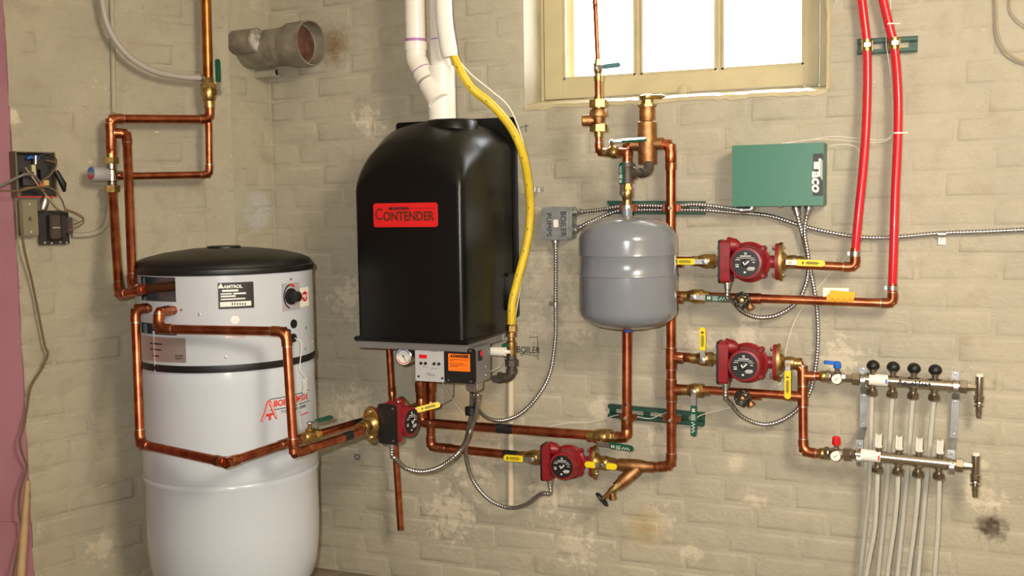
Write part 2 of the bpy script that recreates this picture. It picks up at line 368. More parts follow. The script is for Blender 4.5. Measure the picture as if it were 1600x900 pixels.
def flange_valve(label, c, u, v, n, r, hdir, hlen=.07, hout=None, two=False, length=.075, group=None):
    """brass pump isolation flange with a lever; c is the flange face, u points away from the pump"""
    c, u, v, n = V(c), V(u).normalized(), V(v).normalized(), V(n).normalized()
    t = thing('flange_valve', c-v*.05, label, 'valve', group)
    mb = MB(); oval(c+u*.005, u, v, .058, .112, .009, mb); mb.build('flange_plate', BRASS, t, bevel=.001)
    MB().lathe(c, u, [(.008, .030), (.016, .026), (.022, 1.45*r), (.036, 1.6*r), (.048, 1.5*r), (.05, 1.35*r), (length, 1.3*r), (length, r)], 20).build('body', BRASS, t)
    ho = V(hout or n).normalized(); s = c+u*.034
    MB().lathe(s, ho, [(r*1.3, r*.7), (r*2.0, r*.6), (r*2.4, r*.45), (r*2.4+.004, r*.45)], 14).build('stem', BRASS, t)
    top = s+ho*(r*2.4); hd = V(hdir).normalized()
    lv = MB().plate(top-hd*(.012 if not two else .026), hd, ho, .014, .03+(.012 if not two else .026), .0025, False).build('lever', STEEL, t)
    if two:
        for sg in (1, -1):
            MB().plate(top+hd*sg*.018, hd*sg, ho, .019, .034, .007).build('grip', YELLOWG, lv, bevel=.001)
    else:
        g0 = top+hd*.018; go = MB().plate(g0, hd, ho, .018, hlen, .0075).build('grip', YELLOWG, lv, bevel=.001)
        e = ho.cross(hd); bars(g0+ho*.0041, hd, e, [(hlen*.35, hlen*.75, .003, .0014), (hlen*.32, hlen*.8, 0, .002), (hlen*.35, hlen*.75, -.003, .0014), (hlen*.2, hlen*.25, 0, .007)], DARKMARK, go)
    return t
def pump(label, c, u, n, group='red circulator pumps', boxoff=0.0, scale=1.0, conn=True):
    """wet-rotor circulator: c volute centre, u flow, n motor axis"""
    c, u, n = V(c), V(u).normalized(), V(n).normalized(); n = (n-u*n.dot(u)).normalized(); v = n.cross(u).normalized()
    k = scale; t = thing('circulator_pump', c-v*.055*k, label, 'pump', group)
    vo = MB().lathe(c, n, [(-.034*k, .012*k), (-.032*k, .040*k), (-.012*k, .050*k), (.010*k, .052*k), (.02*k, .052*k)], 28)
    vo.tube([c-u*.083*k, c-u*.045*k, c, c+u*.045*k, c+u*.083*k], [.019*k, .019*k, .034*k, .019*k, .019*k], 18); vo.build('volute', REDP, t)
    for sg in (-1, 1):
        mb = MB(); oval(c+u*sg*.080*k, u, v, .056*k, .112*k, .011*k, mb); fo = mb.build('flange', REDP, t, bevel=.001)
        for sv in (-1, 1):
            p = c+u*sg*.080*k+v*sv*.042*k; MB().lathe(p, -u*sg, [(-.022*k, .0055*k), (-.014*k, .0055*k), (-.014*k, .008*k), (-.006*k, .008*k), (.006*k, .006*k), (.006*k, .0085*k), (.014*k, .0085*k), (.016*k, .006*k)], 6).build('bolt', STEEL, fo, angle=20)
    MB().lathe(c, n, [(.012*k, .060*k), (.026*k, .062*k), (.030*k, .056*k), (.034*k, .053*k), (.075*k, .050*k), (.088*k, .050*k), (.096*k, .047*k), (.097*k, .042*k)], 32).build('motor_housing', REDP, t)
    for a in range(4):
        th = math.radians(45+90*a); p = c+u*math.cos(th)*.058*k+v*math.sin(th)*.058*k; MB().lathe(p, n, [(.004*k, .009*k), (.030*k, .009*k), (.036*k, .006*k)], 10).build('housing_lug', REDP, t)
    fc = c+n*.097*k
    pl = MB().lathe(fc, n, [(0, .0405*k), (.0012*k, .0405*k), (.0013*k, 0)], 32).build('nameplate', BLACK, t)
    o = fc+n*.0016*k
    bars(o, u, v, [(-.016*k, .016*k, .0215*k, .0022*k), (-.026*k, .026*k, .016*k, .0012*k), (-.030*k, -.016*k, .0105*k, .0015*k), (.014*k, .030*k, .0105*k, .0012*k), (.02*k, .028*k, .003*k, .002*k),
                   (-.03*k, -.02*k, -.004*k, .002*k), (-.029*k, -.02*k, -.010*k, .003*k), (.008*k, .026*k, -.012*k, .0018*k), (.004*k, .028*k, -.016*k, .0025*k), (.006*k, .024*k, -.0205*k, .0015*k), (-.005*k, .001*k, -.027*k, .005*k)], WHITEMARK, pl)
    mb = MB()
    for a in (0, 90):
        d1 = u*math.cos(math.radians(a+45))+v*math.sin(math.radians(a+45)); mb.box(o+v*.029*k+n*.0003, (.010*k, .0006, .0016*k), (d1, n, d1.cross(n)))
    mb.build('emblem', WHITEMARK, pl)
    MB().lathe(o, n, [(0, .012*k), (.003*k, .012*k), (.004*k, .010*k)], 20).build('speed_knob', BLACK, pl)
    ch = MB(); ch.box(o+n*.0045*k-u*.004*k-v*.001*k, (.012*k, .001, .0035*k), ((u*.5-v).normalized(), n, (u+v*.5).normalized())); ch.box(o+n*.0045*k+u*.004*k+v*.001*k, (.018*k, .001, .0035*k), ((u*.7+v*.7).normalized(), n, (u*.7-v*.7).normalized())); ch.build('pointer', WHITEMARK, pl)
    bc = c-u*(.063+boxoff)*k+n*.058*k+v*.004*k
    tb = MB().rbox(bc, (.070*k, .030*k, .128*k), (n, u, v), r=.010*k).build('terminal_box', REDP, t, bevel=.002)
    MB().tube([bc+v*.050*k-n*.0*k, bc+u*.026*k+v*.046*k, bc+u*.04*k+v*.044*k], [.024*k, .022*k, .012*k], 16).build('capacitor_hump', REDP, tb)
    MB().rbox(bc-u*.0175*k, (.072*k, .006*k, .130*k), (n, u, v), r=.010*k).build('cover', BLACK, tb, bevel=.0012)
    sc = MB()
    for sv in (-1, 1): sc.lathe(bc-u*.0205*k+v*sv*.052*k+n*.022*k, -u, [(0, .004*k), (.0015*k, .0035*k)], 10)
    sc.build('cover_screws', STEEL, tb)
    if conn:
        p = bc-v*.064*k+u*.002*k; MB().lathe(p, -v, [(-.004, .013*k), (.006*k, .013*k), (.007*k, .010*k), (.020*k, .0095*k)], 12).build('cable_connector', STEEL, t)
        CONN[t.name] = p-v*.018*k
    return t
def cable(label, pts, r=.0068, ends=(0, 0), group='armoured metal cables', clamp=()):
    P = resample(catmull(pts, 16), .0028); rs = [r*(1.06 if i % 3 else .70) for i in range(len(P))]
    t = thing('armoured_cable', min(P, key=lambda p: p.z), label, 'cable', group)
    MB().tube(P, rs, 10).build('spiral_armour', ARMOR, t, angle=180)
    for e, (p, q) in zip(ends, ((P[0], P[8]), (P[-1], P[-9]))):
        if e: MB().lathe(p, (q-p), [(-.004, r*1.3), (.004, r*1.9), (.010, r*1.9), (.011, r*1.45), (.026, r*1.45), (.026, r)], 12).build('connector', STEEL, t)
    return t
def wire(label, pts, r=.0011, m=WHITEP, name='thin_wire', cat='wire', group=None, n=10, seg=8):
    return tag(MB().tube(catmull(pts, n), r, seg).build(name, m), label, cat, group)
# ================================================================ SETTING
def proj(p):
    v = V(p)-CAM; z = v.dot(FWD); return 800+FPX*v.dot(RGT)/z, 450-FPX*v.dot(UPV)/z
def structure(o): o['kind'] = 'structure'; return o
OX0, OX1, OZ0, OZ1 = -1.199, -.268, 1.622, 2.18
WX0, WX1, WTOP = CORNER.x, 1.5, 2.5
mb = MB()
for x0, x1, z0, z1 in ((WX0-.02, OX0, 0, WTOP), (OX1, WX1, 0, WTOP), (OX0, OX1, 0, OZ0), (OX0, OX1, OZ1, WTOP)):
    mb.box(((x0+x1)/2, .2, (z0+z1)/2), (x1-x0, .4, z1-z0))
wall_back = structure(mb.build('wall_back', WALL, origin=(0, 0, 0)))
LEN = (L(28, 450)-BEND).dot(LD); CLEN = (BEND-CORNER).length
mb = MB(); c = CORNER+CD*(CLEN/2-.02)-CN*.15; c.z = WTOP/2; mb.box(c, (CLEN+.04, .3, WTOP), (CD, CN, Z)); wall_corner = structure(mb.build('wall_corner', WALL, origin=CORNER))
mb = MB(); c = BEND+LD*(LEN/2-.05)-LN*.15; c.z = WTOP/2; mb.box(c, (LEN+.1, .3, WTOP), (LD, LN, Z))
wall_left = structure(mb.build('wall_left', WALL, origin=BEND, bevel=.004))
ea, en = V((-RGT.x, -RGT.y, 0)).normalized(), V((-FWD.x, -FWD.y, 0)).normalized(); E0 = BEND+LD*LEN
c = E0+ea*.22-en*.006; c.z = WTOP/2; structure(MB().box(c, (.44, .016, WTOP), (ea, en, Z)).build('wall_end', PINK))
c = E0+ea*.24+en*.008; c.z = L(30, 818).z/2; structure(MB().box(c, (.42, .02, c.z*2), (ea, en, Z)).build('baseboard_end', PINK, bevel=.006))
structure(MB().box((-1.5, -2.2, -.05), (6.4, 5.4, .1)).build('floor', CONCRETE))
structure(MB().box((-1.5, -2.2, WTOP+.05), (6.4, 5.4, .1)).build('ceiling', CEILM))
structure(MB().box((WX1+.1, -2.2, 1.25), (.2, 5.4, 2.5)).build('wall_right', WALL))
structure(MB().box((-1.5, -4.9, 1.25), (6.4, .2, 2.5)).build('wall_front', WALL))
structure(MB().box((-3.4, .12, 1.25), (2.6, .2, 2.5)).build('wall_passage', PINK))
structure(MB().box((-4.6, -2.2, 1.25), (.2, 5.4, 2.5)).build('wall_outer', PINK))
structure(MB().box((-3.4, .01, .045), (2.5, .025, .09)).build('baseboard_passage', PINK, bevel=.006))
# bricks: standard pieces share mesh data, cut ones get their own
BH, BL, MJ = .0766, .213, .006
def brick_mesh(w_, h_, seed):
    rn = random.Random(seed); j = lambda a: rn.uniform(-a, a); ch = .012; vs = []
    dq = rn.uniform(.0009, .0017)
    for ins, y_ in ((0, .002), (ch*.35, -dq*.55), (ch*1.3, -dq)):
        for sx, sz in ((-1, -1), (1, -1), (1, 1), (-1, 1)): vs.append(V((sx*(w_/2-ins)+j(.0025), y_+j(.0006), sz*(h_/2-ins)+j(.0022))))
    fs = [(8, 9, 10, 11)] + [(r_*4+k, r_*4+(k+1) % 4, r_*4+4+(k+1) % 4, r_*4+4+k) for r_ in (0, 1) for k in range(4)]
    return vs, fs
def new_brick_mesh(w_, h_, seed):
    vs, fs = brick_mesh(w_, h_, seed); me = bpy.data.meshes.new('brick'); me.from_pydata(vs, [], fs); me.materials.append(WALL)
    for p in me.polygons: p.use_smooth = True
    return me
STD = [new_brick_mesh(BL-MJ, BH-MJ, i) for i in range(14)]
def lay(origin, du, dn, length, parent, skip=None):
    """running bond over a wall: (u along du, z up); in-view bricks are objects, the rest one joined part"""
    items = []
    for row in range(int(WTOP/BH)):
        z = row*BH+BH/2; off = (BL/2 if row % 2 else 0)+random.uniform(-.025, .025); u = -off
        while u < length:
            a, b = max(u, 0), min(u+BL, length); u += BL
            segs = [(a, b)]
            if skip and skip[2]-.03 < z < skip[3]+.03: segs = [(a, min(b, skip[0])), (max(a, skip[1]), b)]
            for s0, s1 in segs:
                if s1-s0 > .03: items.append(((s0+s1)/2, z, s1-s0))
    vis = []; rest = []
    for u, z, w_ in items:
        p = V(origin)+V(du)*u+Z*z; x, y = proj(p); (vis if -40 < x < 1640 and -20 < y < 920 else rest).append((u, z, w_, dep(p)))
    vis.sort(key=lambda q: q[3]); rest += vis[300:]; vis = vis[:300]
    ang = math.atan2(V(du).y, V(du).x)
    for u, z, w_, _ in vis:
        me = random.choice(STD) if abs(w_-BL) < .001 else new_brick_mesh(w_-MJ, BH-MJ, int(u*1e4+z*1e3))
        o = bpy.data.objects.new('brick', me); COL.objects.link(o); o.parent = parent
        o.location = V(origin)+V(du)*u+Z*(z+random.uniform(-.002, .002))-LOC[parent.name]; o.rotation_euler.z = ang
        o.rotation_euler.y = random.uniform(-.012, .012)
    mb = MB(); rot = Matrix.Rotation(ang, 3, 'Z')
    for u, z, w_, _ in rest:
        vs, fs = brick_mesh(w_-MJ, BH-MJ, int(u*1e4+z*1e3)); p = V(origin)+V(du)*u+Z*z; mb.add([rot @ v+p for v in vs], fs)
    o = mb.build('brick_field', WALL, parent); o['kind'] = 'stuff'
lay((WX0, 0, 0), X, OUT, 2.85, wall_back, (OX0-WX0, OX1-WX0, OZ0, OZ1))
lay(BEND+LD*LEN, -LD, LN, LEN, wall_left); lay(CORNER+CD*CLEN, -CD, CN, CLEN, wall_corner)
# window: frame, sash with three panes, sloping sill
WY = .15
def WP(px, py, dy=0): return B(px, py, -(WY+dy))
win = bpy.data.objects.new('window_1', None); COL.objects.link(win); win.location = (-.74, WY, OZ0); LOC[win.name] = V((-.74, WY, OZ0)); structure(win)
sx0, sx1 = WP(850, 80).x, WP(1279, 80).x; sz0 = WP(851, 156).z; gz0 = WP(935, 121).z; gx0, gx1 = WP(879, 60).x, WP(1256, 60).x
mb = MB()
for x0, x1, z0, z1 in ((OX0, sx0-.003, OZ0, OZ1), (sx1+.003, OX1, OZ0, OZ1), (OX0, OX1, OZ0, sz0-.003)): mb.box(((x0+x1)/2, WY+.03, (z0+z1)/2), (x1-x0, .05, z1-z0))
mb.build('window_frame', SASH, win, bevel=.002)
for nm, x0, x1, z0, z1 in (('stile', sx0, gx0, sz0, OZ1), ('stile', gx1, sx1, sz0, OZ1), ('bottom_rail', gx0, gx1, sz0, gz0)):
    MB().box(((x0+x1)/2, WY+.022, (z0+z1)/2), (x1-x0, .04, z1-z0)).build(nm, SASH, win, bevel=.002)
xs = [gx0]
for a, b in ((992, 1000), (1119, 1127)):
    x0, x1 = WP(a, 60).x, WP(b, 60).x; MB().box(((x0+x1)/2, WY+.024, (gz0+OZ1)/2), (x1-x0, .03, OZ1-gz0)).build('mullion', SASH, win, bevel=.003); xs += [x0, x1]
xs.append(gx1)
for i in range(0, 6, 2):
    MB().box(((xs[i]+xs[i+1])/2, WY+.03, (gz0+OZ1)/2), (xs[i+1]-xs[i], .003, OZ1-gz0)).build('pane', GLASS, win)
    e = MB(); 
    for x_ in (xs[i], xs[i+1]): e.box((x_+(.004 if x_ == xs[i] else -.004), WY+.012, (gz0+OZ1)/2), (.008, .016, OZ1-gz0))
    e.box(((xs[i]+xs[i+1])/2, WY+.012, gz0+.004), (xs[i+1]-xs[i], .016, .008)); e.build('glazing_bead', SASH, win, bevel=.002)
q = WP(1067, 141); MB().lathe(q, OUT, [(0, .017), (.004, .016), (.006, .010), (.0065, 0)], 16).build('latch_plate', SASH, win)
MB().box(q+X*.02+OUT*.004, (.010, .008, .02)).build('latch_hook', SASH, win, bevel=.002)
mb = MB(); rn = random.Random(3); n = 48; ring = []
for i in range(n+1):                                       # sloping plastered sill with a chipped nose
    x = OX0+(OX1-OX0)*i/n; dz = rn.uniform(-.0025, .0025)
    ring += [V((x, WY+.01, sz0-.002)), V((x, .02, OZ0+.006+dz)), V((x, -.006+rn.uniform(-.002, .002), OZ0-.001+dz)), V((x, -.004, OZ0-.014+dz*2)), V((x, WY+.01, OZ0-.014))]
mb.add(ring, [(i*5+k, i*5+(k+1) % 5, i*5+5+(k+1) % 5, i*5+5+k) for i in range(n) for k in range(5)])
mb.build('sill', SASH, win)
mb = MB(); ring = []
for i in range(25):                                        # chipped plaster edge up the right jamb
    z = OZ0+(OZ1-OZ0)*i/24; dx = rn.uniform(-.003, .003)
    ring += [V((OX1-.004+dx, .03, z)), V((OX1-.002+dx, -.005, z)), V((OX1+.006+dx, -.006, z)), V((OX1+.012, .004, z))]
mb.add(ring, [(i*4+k, i*4+k+1, i*4+5+k, i*4+4+k) for i in range(24) for k in range(3)]); mb.build('jamb_edge', SASH, win)
# brick reveal outside the glass, with one ledge
MB().box((OX0+.03, .33, 1.93), (.10, .12, .6)).build('outer_reveal', SASH, win)

# ================================================================ WATER TANK
TR = .2575; TC_ = Q(358, 600, 3.12)
def T(px, py, rr=TR):                                    # pixel on the tank -> angle, height
    r = ray(px, py); ox, oy = CAM.x-TC_.x, CAM.y-TC_.y; a = r.x**2+r.y**2; b = 2*(ox*r.x+oy*r.y); c = ox*ox+oy*oy-rr*rr
    t = (-b-math.sqrt(max(0, b*b-4*a*c)))/(2*a); p = CAM+r*t; return math.atan2(p.y-TC_.y, p.x-TC_.x), p.z
def TP(an, z, rr=TR): return V((TC_.x+math.cos(an)*rr, TC_.y+math.sin(an)*rr, z))
def tpatch(px0, py0, px1, py1, rr, th, n=10):
    a0, z1 = T(px0, (py0+py1)/2)[0], T((px0+px1)/2, py0)[1]; a1, z0 = T(px1, (py0+py1)/2)[0], T((px0+px1)/2, py1)[1]; mb = MB(); vs = []
    for i in range(n+1):
        a = a0+(a1-a0)*i/n
        for r_ in (rr, rr+th):
            for z in (z0, z1): vs.append(TP(a, z, r_))
    fs = [(0, 1, 3, 2), (4*n, 4*n+2, 4*n+3, 4*n+1)]
    for i in range(n):
        o = 4*i; fs += [(o+2, o+3, o+7, o+6), (o, o+4, o+5, o+1), (o+1, o+5, o+7, o+3), (o, o+2, o+6, o+4)]
    return mb.add(vs, fs)
ZT = T(355, 428)[1]; ZB = T(355, 576)[1]; ZR = T(355, 762)[1]; ZF = T(358, 965)[1]; ZG = T(358, 850)[1]
tank = thing('water_tank', (TC_.x, TC_.y, 0), 'tall white cylindrical hot water storage tank with black domed lid', 'water tank')
MB().lathe((TC_.x, TC_.y, 0), Z, [(ZF, TR-.10), (ZF, TR-.045)] + [(ZF+(ZG-ZF)*math.sin(k*math.pi/16), TR-.045+.045*(1-(1-math.sin(k*math.pi/16))**2)**.5) for k in range(1, 9)] + [(ZR-.02, TR), (ZR-.012, TR+.0025), (ZR, TR+.004), (ZR+.003, TR+.0005), (ZR+.012, TR+.004), (ZR+.03, TR+.001), (ZB-.05, TR), (ZB-.03, TR+.001), (ZB-.014, TR-.003), (ZB, TR-.003)], 72).build('lower_shell', ENAMEL, tank, angle=60)
MB().lathe((TC_.x, TC_.y, 0), Z, [(0, TR-.06), (.02, TR-.06), (.02, TR-.09), (ZF-.01, TR-.09), (ZF+.002, TR-.075)], 48).build('base_stand', BLACK, tank)
MB().lathe((TC_.x, TC_.y, 0), Z, [(ZB-.02, TR-.03), (ZT+.01, TR-.03)], 72).build('inner_vessel', GALV, tank)
# upper jacket: a sheet with two cut-out windows
holes = []
for px0, py0, px1, py1 in ((220, 433, 274, 471), (221, 506, 276, 523)):
    holes.append((T(px0, py0)[0], T(px1, py0)[0], T(247, py1)[1], T(247, py0)[1]))
a_s = sorted([2*math.pi*k/72-math.pi*1.5 for k in range(73)] + [h[i] for h in holes for i in (0, 1)]); z_s = sorted([ZB, ZT+.012] + [h[i] for h in holes for i in (2, 3)])
vs = [TP(a, z, r_) for r_ in (TR+.0015, TR-.001) for a in a_s for z in z_s]; nz = len(z_s); na = len(a_s); fs = []
for i in range(na-1):
    for k in range(nz-1):
        am, zm = (a_s[i]+a_s[i+1])/2, (z_s[k]+z_s[k+1])/2
        if any(h[0] < am < h[1] and h[2] < zm < h[3] for h in holes): continue
        q = i*nz+k; fs.append((q, q+nz, q+nz+1, q+1)); q += na*nz; fs.append((q, q+1, q+nz+1, q+nz))
MB().add(vs, fs).build('upper_jacket', JACKET, tank, angle=60)
MB().lathe((TC_.x, TC_.y, ZB), Z, [(-.010, TR), (-.010, TR+.003), (0, TR+.0042), (.010, TR+.003), (.010, TR)], 96).build('trim_band', BLACK, tank)
mb = MB()
a_ = T(243, 570)[0]; mb.box(TP(a_, ZB+.045, TR+.002), (.004, .003, .12), (V((-math.sin(a_), math.cos(a_), 0)), V((math.cos(a_), math.sin(a_), 0)), Z)); mb.build('jacket_seam', JACKET, tank)
lid = MB().lathe((TC_.x, TC_.y, ZT), Z, [(-.004, TR+.003), (-.004, TR+.006), (.004, TR+.008), (.012, TR+.007), (.015, TR+.001), (.021, TR-.001), (.030, TR-.006), (.040, TR-.03), (.052, TR-.08), (.060, TR-.14), (.063, .095), (.064, 0)], 72).build('lid', LIDM, tank)
MB().lathe((TC_.x, TC_.y, ZT), Z, [(.058, .052), (.068, .050), (.070, .046), (.070, 0)], 40).build('lid_cap', LIDM, lid)
# plates and controls on the jacket
rp = tpatch(341, 441, 396, 482, TR+.002, .0012).build('rating_plate', BLACK, tank)
R_ = TR+.0036
def onT(a0, z0, rr=R_): return lambda x, y, z: TP(a0+x/TR, z0+y, rr+z)
a0, z0 = T(361, 448); text('AMTROL', .0125, None, X, Z, WHITEMARK, rp, fn=onT(a0+.02, z0), bold=.0004)
a1, z1 = T(345, 447); MB().add([TP(a1-.008/TR*1.0, z1-.006, R_), TP(a1+.008/TR, z1-.006, R_), TP(a1, z1+.009, R_)], [(0, 1, 2)]).build('emblem', WHITEMARK, rp)
for px0, py0, px1, py1 in ((347, 452.5, 372, 455.5), (345, 458, 362, 460), (364, 457, 384, 459.5), (345, 461.5, 368, 464), (345, 466, 383, 468)): tpatch(px0, py0, px1, py1, TR+.0032, .0006, 3).build('print_line', WHITEMARK, rp)
tpatch(344, 471, 392, 478.5, TR+.0032, .0006, 5).build('serial_strip', PAPER, rp)
for k in range(6): tpatch(362+k*4, 473, 363.8+k*4, 476.5, TR+.004, .0004, 1).build('print_line', DARKMARK, rp)
tp = tpatch(440, 442, 467, 485, TR+.002, .0015).build('thermostat_plate', GREYPL, tank)
a, z = T(453, 463); nrm = V((math.cos(a), math.sin(a), 0)); tdir = V((-math.sin(a), math.cos(a), 0))
arc = [TP(a-.004+(.026*math.cos(math.radians(t)))/TR, z+.034*math.sin(math.radians(t)), TR+.0042) for t in range(95, 262, 8)]
MB().tube(arc, .0022, 6).build('dial_scale', BLACK, tp)
arc = [TP(a+(.024*math.cos(math.radians(t)))/TR, z+.034*math.sin(math.radians(t)), TR+.0042) for t in range(50, 100, 8)]
MB().tube(arc, [.0015, .0025, .0035, .0045, .0045, .003, .002][:len(arc)], 6).build('dial_hot_zone', ORED, tp)
MB().lathe(TP(a, z, TR+.003), nrm, [(0, .024), (.004, .024), (.005, .017), (.030, .015), (.032, .011)], 24).build('knob', BLACK, tp)
st = tpatch(467, 449, 481, 479, TR+.002, .0006).build('sticker', PAPER, tank)
a, z = T(475, 463); MB().add([onT(a, z, TR+.003)(.017*math.cos(t*.2618)*1.1, .015*math.sin(t*.2618), 0) for t in range(24)], [tuple(range(24))]).build('red_disc', REDPL, st)
text('PHCC', .0115, None, X, Z, WHITEMARK, st, fn=onT(a, z+.001, TR+.0034), bold=.0003)
for px, py, r_ in ((458, 506, .0135), (450, 518.5, .0085), (457.5, 528, .0135)):
    a, z = T(px, py); MB().lathe(TP(a, z, TR+.0005), (math.cos(a), math.sin(a), 0), [(0, r_), (.004, r_*.95), (.005, r_*.6), (.0045, 0)], 20).build('hole_plug', BLACK, tank)
a, z = T(367, 500); MB().lathe(TP(a, z, TR+.001), (math.cos(a), math.sin(a), 0), [(0, .0125), (.0015, .012), (.002, 0)], 20).build('round_plug', WHITEP, tank)
lb = tpatch(216, 527, 291, 565, TR+.002, .0008).build('connection_label', SILVERLAB, tank)
a, z = T(281, 558); text('BOILER\nSUPPLY', .0075, None, X, Z, DARKMARK, lb, fn=onT(a, z, TR+.0031))
for px0, py0, px1, py1 in ((236, 536, 254, 538), (236, 545, 253, 547), (240, 555, 250, 557)): tpatch(px0, py0, px1, py1, TR+.003, .0004, 2).build('print_line', DARKMARK, lb)
tpatch(352, 523, 383, 528, TR+.002, .0006).build('small_label', SILVERLAB, tank)
for px, py in ((353, 448+110), (453.5, 436), (477, 512), (476, 545), (312, 491), (284, 484), (487, 533)):
    a, z = T(px, py); MB().lathe(TP(a, z, TR+.001), (math.cos(a), math.sin(a), 0), [(0, .004), (.002, .0035), (.003, 0)], 10).build('jacket_screw', STEEL, tank)
# A-shaped logo and lettering on the lower shell
a, z = T(420, 642)
def logo(pts, r_, m, nm, e=.0): MB().tube(catmull([TP(a+x/TR*.9, z+y*.9, TR+e) for x, y in pts], 6) if len(pts) > 2 else [TP(a+x/TR*.9, z+y*.9, TR+e) for x, y in pts], r_, 6).build(nm, m, tank)
for rr_, m_ in ((.0045, ORED), ):
    logo([(-.026, -.031), (-.013, -.004), (-.003, .026), (.004, .027), (.014, .0), (.026, -.028)], rr_, m_, 'logo')
    logo([(-.009, -.013), (.012, -.011)], rr_*.9, m_, 'logo'); logo([(.002, -.012), (.002, -.03)], rr_*.9, m_, 'logo')
logo([(-.025, -.029), (-.013, -.004), (-.003, .024), (.004, .025), (.014, .0), (.025, -.026)], .0013, WHITEMARK, 'logo', .0042)
aT, zT = T(458, 625.5)
text('BOILER MATE', .0245, None, X, Z, ORED, tank, fn=onT(aT+.0, zT, TR+.001), bold=.0009, sx=.98, shear=.1)
aT, zT = T(461, 639); text('TOP DOWN SERIES', .0115, None, X, Z, DARKMARK, tank, fn=onT(aT, zT, TR+.001), sx=1.12)
aT, zT = T(476, 640); text('by AMTROL', .0085, None, X, Z, ORED, tank, fn=onT(aT, zT-.012, TR+.001))
for py_ in (617, 634): 
    aT, zT = T(458, py_); mb = MB()
    mb.add([TP(aT+s/TR, zT+dz, TR+.0014) for s in [(-.085+.17*k/12) for k in range(13)] for dz in (-.0011, .0011)], [(2*k, 2*k+2, 2*k+3, 2*k+1) for k in range(12)]); mb.build('rule_line', DARKMARK, tank)

# ================================================================ BOILER
BX, BHW, FD = -1.4403, .2155, .365
bzT = B(807, 183, .01).z; 
boiler = None
pz_bot = B(805, 497, .02).z; cz_bot = B(640, 529, FD).z
boiler = thing('wall_boiler', (BX, 0, cz_bot-.13), 'black wall-hung boiler with arched cover and red badge', 'boiler')
MB().rbox((BX, -.012, (bzT+pz_bot)/2), (2*BHW, .022, bzT-pz_bot), (X, Y, Z), r=.012).build('back_plate', COVER, boiler, bevel=.002)
def arch(hw, zt, ah, y, n=20):
    o = [V((BX-hw, y, cz_bot)), V((BX-hw, y, (cz_bot+zt-ah)/2))]
    o += [V((BX-hw*math.copysign(abs(math.cos(t))**.85, math.cos(t)), y, zt-ah+ah*math.sin(t)**.85)) for t in [math.pi*k/n for k in range(n+1)]]
    return o + [V((BX+hw, y, (cz_bot+zt-ah)/2)), V((BX+hw, y, cz_bot))]
zct = B(690, 187, .2).z
rings = [(.020, .208, 0, .11), (.026, .203, .001, .11), (.10, .200, 0, .115), (.17, .195, -.002, .125), (.23, .190, -.012, .14), (.275, .186, -.036, .150), (.31, .184, -.061, .130), (.335, .182, -.090, .112), (.352, .180, -.122, .092), (.360, .177, -.148, .072), (.3635, .173, -.165, .055), (.365, .168, -.195, .045), (.3655, .160, -.21, .040)]
vs = []
for d, hw, dz, ah in rings: vs += arch(hw, zct+dz, ah, -d)
m_ = len(vs)//len(rings); fs = [(i*m_+k, i*m_+k+1, i*m_+m_+k+1, i*m_+m_+k) for i in range(len(rings)-1) for k in range(m_-1)]
fs += [(i*m_, i*m_+m_, i*m_+2*m_-1, i*m_+m_-1) for i in range(len(rings)-1)]; fs.append(tuple(range((len(rings)-1)*m_, len(rings)*m_)))
cov = MB().add(vs, fs).build('cover', COVER, boiler, angle=50)
lipz = cz_bot
mb = MB(); mb.box((BX, -.19, lipz-.006), (.388, .362, .014)); mb.build('cover_lip', COVER, boiler, bevel=.004)
c = B(703, 184, .19); MB().lathe((c.x-.006, -.165, zct-.05), Z, [(0, .084), (.042, .082), (.048, .078), (.050, .072), (.050, .05)], 40).build('vent_collar', COVER, boiler)
# side latch moulding
p = B(795, 455, .05); MB().rbox((BX+.196, -.055, p.z), (.07, .03, .12), (Y, X, Z), r=.012).build('side_latch', COVER, boiler, bevel=.004)
# badge
bd = B(633, 336, .368); badge = MB().rbox((bd.x, -.3675, bd.z), (.216, .004, .072), (X, Y, Z), r=.008).build('badge', BADGE, boiler, bevel=.001)
bn = B(633, 338.5, .371); text('ONTENDER', .038, V((bn.x+.010, -.3698, bn.z)), X, Z, BADGEGOLD, badge, sx=.84, bold=.0012)
text('C', .050, V((bd.x-.088, -.3698, bn.z+.006)), X, Z, BADGEGOLD, badge, bold=.0006, sx=.8)
bt = B(623, 326, .371); text('MUNCHKIN', .0125, V((bt.x, -.3698, bt.z)), X, Z, DARKMARK, badge, bold=.0005)
MB().box((bd.x+.02, -.3699, bd.z+.0195), (.16, .0006, .001)).build('rule_line', DARKMARK, badge)
# chassis, control panel and warning panel below
mb = MB(); mb.box((BX, -.19, lipz-.022), (.372, .34, .026)); mb.build('chassis', GREYMET, boiler, bevel=.002)
ztp, zbp = B(690, 541.5, .35).z, B(690, 597, .35).z; xl, xm, xr = B(649, 570, .35).x, B(695, 570, .35).x, B(744, 570, .35).x
bxo = MB().box(((xl+xr)/2, -.295, (ztp+zbp)/2), (xr-xl, .108, ztp-zbp)).build('control_box', GREYMET, boiler, bevel=.002)
cp = MB().rbox(((xl+xm)/2, -.351, (ztp+zbp)/2), (xm-xl-.002, .005, ztp-zbp), r=.004).build('control_panel', GREYBOX, boiler, bevel=.001)
PF = -.3538
dp = B(661, 557, .354); MB().box((dp.x, PF-.0006, dp.z), (.026, .0016, .011)).build('display', LED, cp)
for k in range(3): MB().box((dp.x-.006+.007*k, PF-.0016, dp.z), (.0045, .0006, .006)).build('display_segment', REDPL, cp)
